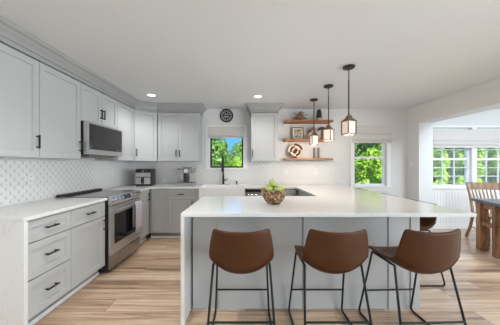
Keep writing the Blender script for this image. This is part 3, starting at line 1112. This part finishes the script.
# ------------------------------------------------------------------ stools
def make_stool():
    t = thing('bar_stool', 'x', 'stool', (0, 0, 0), 0, 'leather stools at the peninsula')
    # shell: rows from the seat's front edge (+y) over the crease to the backrest top (-y)
    C = [(0.235, 0.572), (0.222, 0.588), (0.17, 0.590), (0.10, 0.580), (0.03, 0.566), (-0.05, 0.556), (-0.12, 0.550), (-0.172, 0.556),
         (-0.210, 0.588), (-0.232, 0.645), (-0.245, 0.720), (-0.254, 0.80), (-0.259, 0.850), (-0.260, 0.866)]
    W = [0.190, 0.203, 0.212, 0.218, 0.220, 0.222, 0.224, 0.226, 0.226, 0.222, 0.214, 0.203, 0.193, 0.182]
    UPZ = [0.012, 0.014, 0.026, 0.042, 0.056, 0.076, 0.092, 0.106, 0.106, 0.088, 0.064, 0.038, 0.022, 0.012]
    FWD = [-0.01, -0.008, -0.004, 0, 0, 0.002, 0.010, 0.022, 0.036, 0.048, 0.054, 0.052, 0.050, 0.050]
    n = 12
    rows = []
    for (y, z), w, uz, fw in zip(C, W, UPZ, FWD):
        row = []
        for i in range(n + 1):
            u = -1 + 2 * i / n
            a = abs(u) ** 2.3
            row.append((w * u, y + fw * a, z + uz * a))
        rows.append(row)
    o = MB().grid(rows).build('seat_shell', 'leather', t, smooth=180)
    s = o.modifiers.new('thickness', 'SOLIDIFY')
    s.thickness = 0.024
    s.offset = 0
    b = o.modifiers.new('round', 'SUBSURF')
    b.levels = b.render_levels = 2
    # stitched seam that follows the rim of the crease on the outside
    m = MB()
    seam = []
    for i in range(n + 1):
        u = (-1 + 2 * i / n) * 0.97
        a = abs(u) ** 2.3
        seam.append((0.226 * u, -0.210 - 0.010 + 0.036 * a, 0.582 + 0.106 * a))
    m.tube(seam, 0.0025, 6)
    m.build('seam', 'leather', o, smooth=60)
    for sx in (-1, 1):
        def leg(y_top, y_foot):
            X = lambda z: sx * (0.237 - 0.058 * z)
            return (X(0.60), y_top, 0.592), (X(0.03), y_foot * 0.98, 0.03), (sx * 0.2365, y_foot * 0.93, 0.010)
        f = leg(0.130, 0.272)
        r = leg(-0.130, -0.272)
        MB().tube([(sx * 0.202, 0.105, 0.592), f[0], f[1], f[2]], 0.0085, 10).build('front_leg', 'black', t, smooth=60)
        MB().tube([(sx * 0.202, -0.105, 0.592), r[0], r[1], r[2]], 0.0085, 10).build('rear_leg', 'black', t, smooth=60)
        MB().tube([f[2], r[2]], 0.0085, 10).build('runner', 'black', t, smooth=60)
        MB().tube([(sx * 0.202, 0.105, 0.592), (sx * 0.202, -0.105, 0.592)], 0.0085, 8).build('seat_rail', 'black', t, smooth=60)
    MB().tube([(-0.223, 0.222, 0.22), (0.223, 0.222, 0.22)], 0.0075, 8).build('footrest', 'black', t, smooth=60)
    MB().tube([(-0.222, -0.217, 0.245), (0.222, -0.217, 0.245)], 0.0075, 8).build('rear_stretcher', 'black', t, smooth=60)
    return t


st0 = make_stool()
for i, (x, y, rz, lb) in enumerate([
        (-0.025, 1.715, 0, 'tan leather bar stool nearest the peninsula waterfall end, back to viewer'),
        (0.628, 1.715, 0, 'middle tan leather bar stool of the three facing the peninsula'),
        (1.258, 1.712, 2.0, 'tan leather bar stool at the right peninsula corner, back to viewer'),
        (1.877, 2.62, 90, 'brown stool under the right overhang, its shell and foot showing behind the corner stool'),
        (1.877, 3.235, 90, 'middle stool along the right overhang, only its back rim showing over the counter'),
        (1.877, 3.97, 90, 'farthest stool along the right overhang, back rim showing below the garden window')]):
    s = st0 if i == 0 else copy_tree(st0)
    s.location = (x, y, 0)
    s.rotation_euler = (0, 0, R(rz))
    s['label'] = lb

# ------------------------------------------------------------------ pendants
pend0 = None
for i, (y, rz, lb) in enumerate([(2.56, 18, 'nearest and largest-looking of the three lantern pendants over the counter leg'),
                                 (3.18, 45, 'middle lantern pendant over the right counter leg'),
                                 (3.85, 8, 'lantern pendant closest to the open wooden shelves')]):
    if pend0 is None:
        p = thing('pendant_lamp', lb, 'pendant lamp', (0, 0, 0), 0, 'lantern pendants in a row')
        MB().lathe([(0.0, 0.008), (0.006, 0.0), (0.055, 0.002), (0.066, 0.008), (0.066, 0.024), (0.06, 0.0275), (0, 0.0275)], (0, 0, -0.028), 28).build('canopy_plate', 'canopy', p, smooth=40)
        # chain links
        m = MB()
        for q in range(4):
            zc = -0.045 - q * 0.034
            ring = []
            for k in range(13):
                a = 2 * PI * k / 12
                hx, hz = 0.008 * math.cos(a), 0.021 * math.sin(a)
                ring.append((hx, 0, zc + hz) if q % 2 == 0 else (0, hx, zc + hz))
            m.tube(ring, 0.0028, 6)
        m.build('chain', 'canopy', p, smooth=60)
        MB().tube([(0, 0, -0.16), (0, 0, -0.545)], 0.0075, 10).build('stem', 'canopy', p, smooth=60)
        a2 = 0.054
        m = MB()
        zt_, zb_ = -0.63, -0.79
        # pyramid roof
        V = m.bm.verts.new
        e0 = [V((sx * 0.060, sy * 0.060, zt_ - 0.006)) for sx, sy in ((-1, -1), (1, -1), (1, 1), (-1, 1))]
        e1 = [V((sx * 0.060, sy * 0.060, zt_)) for sx, sy in ((-1, -1), (1, -1), (1, 1), (-1, 1))]
        e2 = [V((sx * 0.028, sy * 0.028, zt_ + 0.034)) for sx, sy in ((-1, -1), (1, -1), (1, 1), (-1, 1))]
        e3 = [V((sx * 0.014, sy * 0.014, zt_ + 0.064)) for sx, sy in ((-1, -1), (1, -1), (1, 1), (-1, 1))]
        m.bm.faces.new(list(reversed(e0)))
        for A, B in ((e0, e1), (e1, e2), (e2, e3)):
            for k in range(4):
                l = (k + 1) % 4
                m.bm.faces.new([A[k], A[l], B[l], B[k]])
        m.bm.faces.new(e3)
        m.tube([(0, 0, zt_ + 0.06), (0, 0, zt_ + 0.088)], 0.012, 10)
        m.build('roof', 'bronze', p)
        m = MB()
        hook = [(0.02 + 0.026 * math.sin(k / 10 * PI), 0, zt_ + 0.080 - 0.072 * k / 10) for k in range(11)]
        m.tube(hook, 0.0028, 6)
        m.build('scroll', 'bronze', p, smooth=60)
        for sx, sy in ((-1, -1), (1, -1), (1, 1), (-1, 1)):
            MB().box(sx * a2 - 0.0045, sx * a2 + 0.0045, sy * a2 - 0.0045, sy * a2 + 0.0045, zb_ + 0.0125, zt_ - 0.0065).build('post', 'bronze', p)
        m = MB()
        k = 0.057
        m.box(-k, k, -k, -k + 0.02, zb_, zb_ + 0.012).box(-k, k, k - 0.02, k, zb_, zb_ + 0.012)
        m.box(-k, -k + 0.02, -k + 0.02, k - 0.02, zb_, zb_ + 0.012).box(k - 0.02, k, -k + 0.02, k - 0.02, zb_, zb_ + 0.012)
        m.build('base_ring', 'bronze', p)
        g = 0.049
        m = MB()
        for q in (g, g - 0.003):
            pts = [(-q, -q), (q, -q), (q, q), (-q, q)]
            lo = [m.bm.verts.new((x, y, zb_ + 0.002)) for x, y in pts]
            hi = [m.bm.verts.new((x, y, zt_ - 0.008)) for x, y in pts]
            for k in range(4):
                l = (k + 1) % 4
                m.bm.faces.new([lo[k], lo[l], hi[l], hi[k]])
        m.build('glass_shade', 'lampglass', p)
        MB().lathe([(0, -0.075), (0.018, -0.068), (0.026, -0.045), (0.022, -0.022), (0.011, 0.0), (0.011, 0.02), (0, 0.02)], (0, 0, zt_ - 0.03), 16).build('bulb', emit_mat('lit_bulb', (1, 0.80, 0.58, 1), 2.0), p, smooth=60)
        pend0 = p
    else:
        p = copy_tree(pend0)
    p.location = (1.195, y, ZC)
    p.rotation_euler = (0, 0, R(rz))
    p['label'] = lb
    ld = bpy.data.lights.new('pendant_bulb_light', 'POINT')
    ld.energy = 6.5
    ld.color = (1.0, 0.80, 0.62)
    ld.shadow_soft_size = 0.03
    lo_ = bpy.data.objects.new('pendant_bulb_light', ld)
    lo_.location = (1.19, y, ZC - 0.83)
    COL.objects.link(lo_)

# ------------------------------------------------------------------ recessed lights
for x, y, watts, lb in ((-1.52, 3.61, 32, 'round recessed ceiling light near the diagonal corner cabinet'),
                 (0.212, 3.68, 28, 'round recessed ceiling light in front of the single upper cabinet'),
                 (-0.75, 1.42, 75, 'added recessed light over the aisle, out of view, brightening the left side'),  # extra downlight put in to brighten left cabinets and floor
                 (-0.72, -0.60, 40, 'added recessed light behind the camera, out of view, brightening the room')):  # extra unseen downlight, put in for more light from above
    t = thing('recessed_light', lb, 'ceiling light', (x, y, ZC), 0, 'recessed ceiling lights')
    MB().lathe([(0.062, -0.001), (0.078, -0.001), (0.076, -0.006), (0.060, -0.008), (0.058, -0.002)], seg=32).build('trim_ring', 'plate', t, smooth=40)
    MB().lathe([(0, -0.0012), (0.059, -0.0012), (0.059, -0.0035), (0, -0.0035)], seg=32).build('diffuser', 'downlight', t)
    ld = bpy.data.lights.new('recessed_beam', 'SPOT')
    ld.energy = watts
    ld.spot_size = R(140)
    ld.spot_blend = 0.9
    ld.color = (1, 0.98, 0.96)
    ld.shadow_soft_size = 0.06
    lo_ = bpy.data.objects.new('recessed_beam', ld)
    lo_.location = (x, y, ZC - 0.02)
    COL.objects.link(lo_)

# ------------------------------------------------------------------ shelves and what stands on them
SX0, SX1, SD = 0.783, 1.70, 0.245
SZ = [1.432, 1.805, 2.170]       # upper faces, bottom to top
for z, lb in zip(SZ, ('lowest floating wooden shelf, holding the woven disc', 'middle floating wooden shelf, holding the framed print',
                      'top floating wooden shelf, holding the dried pod sculpture')):
    sh = MB().box(0, SX1 - SX0, -SD, -0.001, -0.038, 0).build('floating_shelf', 'shelfwood', loc=(SX0, YB, z), bevel=0.002)
    tag(sh, lb, 'shelf', 'floating wooden shelves')

# dried pod sculpture
m = MB()
rnd = random.Random(4)
for i in range(30):
    a = 2 * PI * i / 11 + rnd.uniform(-0.15, 0.15)
    ln = rnd.uniform(0.14, 0.21)
    el = 0.15 + 1.25 * (i / 29)
    d = Vector((math.cos(a) * math.cos(el), math.sin(a) * math.cos(el) * 0.8, math.sin(el)))
    side = d.cross(Vector((0, 0, 1))).normalized()
    up = side.cross(d)
    rows = []
    for k in range(6):
        s = k / 5
        c = d * ln * s + up * 0.03 * math.sin(s * PI) + Vector((0, 0, 0.012))
        w = 0.030 * math.sin(PI * min(1, 0.15 + s * 0.8)) + 0.002
        rows.append([c - side * w + up * 0.007, c, c + side * w + up * 0.007])
    m.grid(rows)
for sgn in (-1,):
    m.tube([(-0.06, -0.01, 0.03), (-0.13, -0.02, 0.035), (-0.185, -0.02, 0.075)], [0.006, 0.005, 0.003], 6)
o = m.build('pod_sculpture', 'driftwood', loc=(1.095, YB - 0.13, SZ[2] + 0.001))
sm = o.modifiers.new('thickness', 'SOLIDIFY')
sm.thickness = 0.003
tag(o, 'brown dried pod flower sculpture on the top shelf', 'decoration')

t = thing('cone_vase', 'dark cone-shaped vase with cream base on the top shelf', 'vase', (1.468, YB - 0.12, SZ[2] + 0.001))
MB().lathe([(0, 0), (0.058, 0), (0.062, 0.01), (0.060, 0.055), (0, 0.055)], seg=28).build('base', 'cream', t, smooth=40)
MB().lathe([(0, 0.0555), (0.060, 0.0555), (0.052, 0.12), (0.040, 0.20), (0.034, 0.222), (0.028, 0.222), (0.030, 0.19), (0, 0.18)], seg=28).build('body', 'charcoal', t, smooth=40)

# framed print leaning on the wall
t = thing('picture_frame', 'small framed botanical print leaning on the middle shelf', 'picture', (0.935, YB - 0.075, SZ[1] + 0.001))
t.rotation_euler = (R(-9), 0, 0)
fw, fh, b = 0.245, 0.255, 0.02
m = MB().box(0, b, -0.02, 0, 0, fh).box(fw - b, fw, -0.02, 0, 0, fh).box(b, fw - b, -0.02, 0, 0, b).box(b, fw - b, -0.02, 0, fh - b, fh)
m.build('frame', 'framewood', t, bevel=0.002)
MB().box(b + 0.0003, fw - b - 0.0003, -0.012, -0.002, b + 0.0003, fh - b - 0.0003).build('mat', 'mat_board', t)
MB().box(0.05, fw - 0.05, -0.0135, -0.0121, 0.045, fh - 0.045).build('print', 'bprint', t)

# arched ornament behind the pendants
t = thing('arch_ornament', 'dark arched ornament on a brown stand, middle shelf behind pendants', 'ornament', (1.525, YB - 0.12, SZ[1] + 0.001))
m = MB()
arc = []
for k in range(13):
    a = R(20) + R(140) * k / 12
    arc.append((0.094 * math.cos(a), 0, 0.135 + 0.085 * math.sin(a)))
m.tube(arc, [0.010 + 0.020 * math.sin(PI * k / 12) for k in range(13)], 12)
m.build('arch', 'charcoal', t, smooth=60)
MB().lathe([(0, 0), (0.04, 0), (0.042, 0.02), (0.022, 0.05), (0.028, 0.10), (0.022, 0.15), (0.018, 0.20), (0, 0.20)], seg=20).build('stand', 'framewood', t, smooth=50)

t = thing('dome_ornament', 'tan dome-topped ornament on the middle shelf, behind the far pendant', 'ornament', (1.325, YB - 0.125, SZ[1] + 0.001))
MB().lathe([(0, 0), (0.066, 0), (0.070, 0.012), (0.066, 0.12), (0, 0.12)], seg=24).build('body', 'mat_board', t, smooth=40)
MB().lathe([(0, 0.1205), (0.092, 0.1205), (0.094, 0.13), (0.070, 0.175), (0.040, 0.215), (0.012, 0.238), (0, 0.240)], seg=24).build('dome', 'driftwood', t, smooth=40)

# woven disc
t = thing('woven_basket', 'round woven basket disc with dark rings leaning on the lowest shelf', 'basket', (1.008, YB - 0.075, SZ[0] + 0.001 + 0.149))
t.rotation_euler = (R(90 - 12), 0, 0)
MB().lathe([(0, 0.0), (0.09, 0.0), (0.140, 0.012), (0.148, 0.022), (0.150, 0.03), (0.145, 0.03), (0.136, 0.020), (0.09, 0.008), (0, 0.008)], (0, 0, -0.015), 40).build('disc', 'woven', t, smooth=40)

# two slim pillars
for x, lb in ((1.372, 'left one of the two slim grey pillar candles on the lowest shelf'), (1.452, 'slim grey pillar candle nearer the shelf end, lowest shelf')):
    t = thing('pillar_candle', lb, 'candle', (x, YB - 0.12, SZ[0] + 0.001), 0, 'grey pillar candles')
    MB().lathe([(0, 0), (0.021, 0), (0.021, 0.205), (0.018, 0.208), (0, 0.204)], seg=20).build('wax', 'greycer', t, smooth=40)
    MB().tube([(0, 0, 0.203), (0.001, 0, 0.216)], 0.0015, 6).build('wick', 'charcoal', t)

# ------------------------------------------------------------------ clock
t = thing('wall_clock', 'round black skeleton wall clock above the sink window', 'clock', (-0.375, YB - 0.001, 2.302))
MB().lathe([(0.112, 0.0), (0.134, 0.0), (0.137, 0.012), (0.132, 0.024), (0.114, 0.024), (0.110, 0.012), (0.112, 0.0)], seg=40, axis='y').build('outer_ring', 'black', t, smooth=40)
MB().lathe([(0.050, 0.004), (0.064, 0.004), (0.064, 0.014), (0.050, 0.014), (0.050, 0.004)], seg=32, axis='y').build('inner_ring', 'black', t)
m = MB()
for h in range(12):
    a = 2 * PI * h / 12
    for da in ((-0.09, 0.09) if h % 3 else (-0.13, 0, 0.13)):
        b = a + da
        m.tube([(0.062 * math.sin(b), -0.009, 0.062 * math.cos(b)), (0.113 * math.sin(b), -0.009, 0.113 * math.cos(b))], 0.0042, 6)
m.build('numeral_bars', 'black', t)
m = MB().lathe([(0, 0.012), (0.012, 0.012), (0.012, 0.02), (0, 0.02)], seg=16, axis='y')
m.box(-0.05, 0.05, -0.010, -0.006, -0.005, 0.005).box(-0.004, 0.004, -0.010, -0.006, -0.05, 0.05)
m.build('hub', 'black', t)
MB().tube([(0, -0.017, 0), (0.05, -0.017, 0.03)], [0.004, 0.002], 6).build('hour_hand', 'black', t)
MB().tube([(0, -0.020, 0), (-0.07, -0.020, 0.045)], [0.0035, 0.002], 6).build('minute_hand', 'black', t)


# ------------------------------------------------------------------ roman shades
def roman(label, x0, x1, ztop, zbot, folds):
    """flat linen panel with stacked folds near its bottom; folds: z heights of the fold lips"""
    t = thing('roman_shade', label, 'window shade', (x0, YB - 0.022, 0), 0, 'linen roman shades')
    w = x1 - x0
    pr = [(-0.012, ztop)]
    for k, z in enumerate(folds):
        pr += [(-0.018, z + 0.03), (-0.046 - 0.006 * k, z + 0.006), (-0.046 - 0.006 * k, z - 0.004), (-0.016, z - 0.012), (-0.016, z - 0.02)]
    pr += [(-0.030, zbot + 0.02), (-0.028, zbot), (-0.012, zbot)]
    out = pr + [(-0.006, zbot), (-0.006, ztop)]
    MB().prism(out, 0.0, w, axis=0).build('fabric', 'shade', t)
    MB().box(0.005, w - 0.005, -0.0055, -0.0005, ztop - 0.04, ztop).build('head_rail', 'trim', t)


roman('small linen roman shade folded above the sink window', -0.755, -0.022, 2.074, 1.842, [1.875])
roman('linen roman shade on the double-hung window right of the pendants', 2.175, 2.955, 2.10, 1.742, [1.925, 1.79])
roman('wide linen roman shade across the dining room windows', 3.80, 5.66, 2.015, 1.645, [1.79, 1.71])

# ------------------------------------------------------------------ outlets and switch


def outlet(label, loc, rotz, switch=False):
    t = thing('light_switch' if switch else 'outlet', label, 'switch' if switch else 'outlet', loc, rotz, None if switch else 'white outlets on the tile')
    MB().box(-0.036, 0.036, -0.006, 0, -0.058, 0.058).build('plate', 'plate', t, bevel=0.002)
    if switch:
        MB().box(-0.016, 0.016, -0.009, -0.0062, -0.032, 0.032).build('rocker', 'plate', t, bevel=0.001)
    else:
        for dz in (-0.024, 0.024):
            s = MB().box(-0.016, 0.016, -0.0085, -0.0062, dz - 0.015, dz + 0.015).build('socket', 'plate', t, bevel=0.001)
            MB().box(-0.008, -0.005, -0.0092, -0.0086, dz - 0.006, dz + 0.006).box(0.005, 0.008, -0.0092, -0.0086, dz - 0.006, dz + 0.006).build('slot', 'dark', s)


outlet('white outlet on the left tile wall above the drawer cabinet', (XW + 0.010, 2.36, 1.16), LR)
outlet('white outlet on the left tile wall just beyond the microwave', (XW + 0.010, 3.80, 1.165), LR)
outlet('white outlet on the back tile below the woven disc', (0.83, YB - 0.010, 1.165), 0)
outlet('white outlet on the back tile under the grey pillar candles', (1.434, YB - 0.010, 1.165), 0)
outlet('white light switch on the pier beside the dining room opening', (XR0, 4.39, 1.32), R(-90), True)

# ------------------------------------------------------------------ dining table and chair
TA = R(-18)
ux, uy = math.cos(TA), math.sin(TA)
t = thing('dining_table', 'rustic wooden dining table with dark grey top at the right photo edge', 'table', (3.605, 3.55, 0), TA)
MB().box(0.0, 1.75, -0.92, 0.0, 0.735, 0.775).build('tabletop', 'tabletop', t, bevel=0.006)
MB().box(0.05, 1.70, -0.87, -0.05, 0.655, 0.7345).build('apron', 'tablewood', t)
for lx in (0.03, 1.60):
    for ly, lw in ((-0.175, 0.115), (-0.475, 0.085), (-0.875, 0.115)):
        MB().box(lx, lx + 0.10, ly, ly + lw, 0.0, 0.7345).build('leg', 'tablewood', t, bevel=0.008)
    MB().box(lx + 0.015, lx + 0.08, -0.76, -0.06, 0.39, 0.45).build('stretcher', 'tablewood', t, bevel=0.004)
MB().box(0.132, 1.598, -0.46, -0.40, 0.16, 0.24).build('long_stretcher', 'tablewood', t, bevel=0.004)

# chair: seat front towards -y, curved spindle back
t = thing('dining_chair', 'wooden spindle-back dining chair pushed in behind the dining table', 'chair', (4.19, 3.72, 0), TA)
hw = 0.225


def arcx(s, y0, bow):
    return (hw * 1.0 * s, y0 + bow * (1 - s * s))


seat = [(-0.20, -0.22), (0.20, -0.22), (0.225, 0.0), (0.21, 0.2), (-0.21, 0.2), (-0.225, 0.0)]
MB().prism(seat, 0.43, 0.465).build('seat', 'chairwood', t, bevel=0.008)
for s in (-1, 1):
    MB().tube([(s * 0.255, 0.26, 0.0), (s * 0.225, 0.215, 0.18), (s * 0.205, 0.175, 0.40), (s * 0.208, 0.185, 0.55), (s * 0.218, 0.225, 0.75), (s * 0.235, 0.285, 0.97)],
              [0.023, 0.023, 0.024, 0.022, 0.020, 0.018], 10).build('back_post', 'chairwood', t, smooth=60)
    MB().tube([(s * 0.19, -0.19, 0.43), (s * 0.205, -0.215, 0.0)], [0.021, 0.016], 10).build('front_leg', 'chairwood', t, smooth=60)
    MB().tube([(s * 0.20, -0.20, 0.2), (s * 0.222, 0.21, 0.2)], 0.010, 8).build('side_stretcher', 'chairwood', t, smooth=60)
rows = []
for k in range(9):
    s = -1 + k / 4
    x = 0.232 * s
    yb = 0.262 + 0.035 * (1 - s * s)
    rows.append([(x, yb, 0.86), (x, yb + 0.02, 0.985), (x, yb + 0.045, 0.985), (x, yb + 0.025, 0.86), (x, yb, 0.86)])
mm = MB().grid(rows)
bmesh.ops.remove_doubles(mm.bm, verts=mm.bm.verts[:], dist=1e-5)
bmesh.ops.holes_fill(mm.bm, edges=mm.bm.edges[:])
mm.build('top_rail', 'chairwood', t, bevel=0.004)
for k in range(1, 8):
    s = -1 + 2 * k / 8
    MB().tube([(0.185 * s, 0.175, 0.465), (0.20 * s, 0.20 + 0.02 * (1 - s * s), 0.64), (0.212 * s, 0.274 + 0.035 * (1 - s * s), 0.868)], [0.010, 0.013, 0.010], 8).build('spindle', 'chairwood', t, smooth=60)

# ------------------------------------------------------------------ garden
g = MB().box(-20, 30, YB + 0.15, 45, -0.5, -0.4).build('lawn', 'lawn')
struct(g)


def plant(name, label, cat, loc, rad, h, n, leaf, mat, trunk=0.3, seed=1, group=None, nl=14):
    """leafy crown of n single leaves around a branching stem"""
    rnd = random.Random(seed)
    rad /= 1.3
    t = thing(name, label, cat, loc, 0, group)
    m = MB()
    m.tube([(0, 0, 0), (0.03, 0, trunk), (0, 0.03, h * 0.7)], [0.02 + rad * 0.05, 0.015 + rad * 0.04, 0.015], 8)
    for q in range(5):
        a = q * 1.26 + rnd.random()
        m.tube([(0.02, 0, trunk * 0.9 + 0.1 * q), (rad * 0.4 * math.cos(a), rad * 0.4 * math.sin(a), trunk + (h - trunk) * 0.5),
                (rad * 0.7 * math.cos(a), rad * 0.7 * math.sin(a), trunk + (h - trunk) * 0.75)], [0.02, 0.014, 0.006], 6)
    m.build('trunk', 'bark', t, smooth=60)
    vs, fs = [], []
    lumps = []
    for q in range(nl):
        a = rnd.uniform(0, 2 * PI)
        e = rnd.uniform(-1, 1)
        k = math.sqrt(1 - e * e) * rnd.uniform(0.4, 0.75)
        lumps.append((rad * k * math.cos(a), rad * k * math.sin(a), trunk + (h - trunk) * (0.5 + 0.36 * e), rnd.uniform(0.35, 0.55) * rad))
    zs = (h - trunk) / (2 * rad)
    for i in range(n):
        lx, ly, lz, lr = rnd.choice(lumps)
        d = Vector((rnd.gauss(0, 1), rnd.gauss(0, 1), rnd.gauss(0, 1))).normalized()
        r = lr * rnd.uniform(0.72, 1.05)
        c = Vector((lx, ly, lz)) + Vector((d.x * r, d.y * r, d.z * r * max(0.7, min(1.3, zs))))
        nn = (d + Vector((rnd.uniform(-.7, .7), rnd.uniform(-.7, .7), rnd.uniform(-.4, .9)))).normalized()
        a = nn.cross(Vector((rnd.uniform(-1, 1), rnd.uniform(-1, 1), rnd.uniform(-1, 1)))).normalized()
        b = nn.cross(a)
        s = leaf * rnd.uniform(0.6, 1.3)
        k = len(vs)
        vs += [c - a * s, c + b * s * 0.45, c + a * s, c - b * s * 0.45]
        fs.append((k, k + 1, k + 2, k + 3))
    me = bpy.data.meshes.new('foliage')
    me.from_pydata([tuple(v) for v in vs], [], fs)
    me.materials.append(MAT[mat])
    o = bpy.data.objects.new('foliage', me)
    COL.objects.link(o)
    o.parent = t
    return t


GZ = -0.4
# seen through the sink window
plant('tree', 'green tree filling the lower left of the sink window', 'tree', (-1.3, 9.0, GZ), 0.88, 3.15, 5000, 0.075, 'leaf_mid', 0.4, 11, 'garden plants')
plant('tree', 'taller mid green tree behind, at the middle of the sink window', 'tree', (-0.95, 11.6, GZ), 0.95, 2.95, 4600, 0.085, 'leaf_mid', 0.5, 12, 'garden plants')
plant('bush', 'low bright bush at the lower right of the sink window', 'bush', (-0.30, 7.5, GZ), 0.60, 1.95, 3600, 0.055, 'leaf_bright', 0.2, 13, 'garden plants')
plant('tree', 'dark tree far behind at the left of the sink window', 'tree', (-2.5, 13.6, GZ), 1.35, 4.3, 4000, 0.11, 'leaf_dark', 0.9, 14, 'garden plants')
plant('tree', 'distant small tree at the right edge of the sink window', 'tree', (-0.3, 15.5, GZ), 1.3, 3.4, 4000, 0.11, 'leaf_mid', 0.6, 15, 'garden plants')
# seen through the double-hung window
plant('bush', 'bright leafy bush low in the double-hung window', 'bush', (3.95, 7.0, GZ), 0.78, 2.1, 5200, 0.062, 'leaf_bright', 0.15, 21, 'garden plants')
plant('tree', 'dark green tree at the left of the double-hung window', 'tree', (4.65, 9.2, GZ), 1.05, 4.0, 5200, 0.08, 'leaf_dark', 0.4, 22, 'garden plants')
plant('tree', 'bright tree at the upper right of the double-hung window', 'tree', (6.3, 11.1, GZ), 1.2, 4.8, 5600, 0.09, 'leaf_bright', 0.4, 23, 'garden plants')
plant('tree', 'far mid green tree between the two trees of the double-hung window', 'tree', (6.6, 14.0, GZ), 1.5, 5.2, 5000, 0.11, 'leaf_mid', 0.5, 24, 'garden plants')
# hedge outside the dining room
for i in range(5):
    lb = ['hedge shrub at the left end of the dining windows', 'hedge shrub second from the left in the dining windows',
          'hedge shrub behind the mullion between the dining windows', 'hedge shrub in the right dining window above the chair',
          'front hedge shrub at the right photo edge beyond the glass'][i]
    plant('hedge_shrub', lb, 'shrub', (6.3 + i * 1.12, 7.5 - 0.05 * (i % 2), GZ), 0.60, 3.0 + 0.2 * (i % 3), 8000, 0.066,
          'leaf_bright', 0.1, 31 + i, 'hedge shrubs outside the dining room', 30)
for i in range(5):
    lb = ['taller rear hedge shrub beyond the left dining window', 'second rear hedge shrub in the gap of the front row',
          'rear hedge shrub behind the window mullion gap', 'rear hedge shrub seen in the right dining window',
          'rear hedge shrub at the right photo edge'][i]
    plant('hedge_shrub', lb, 'shrub', (7.5 + i * 1.42, 9.3, GZ), 0.75, 3.6 + 0.2 * (i % 2), 8000, 0.085,
          'leaf_bright', 0.1, 41 + i, 'rear hedge shrubs outside the dining room', 30)
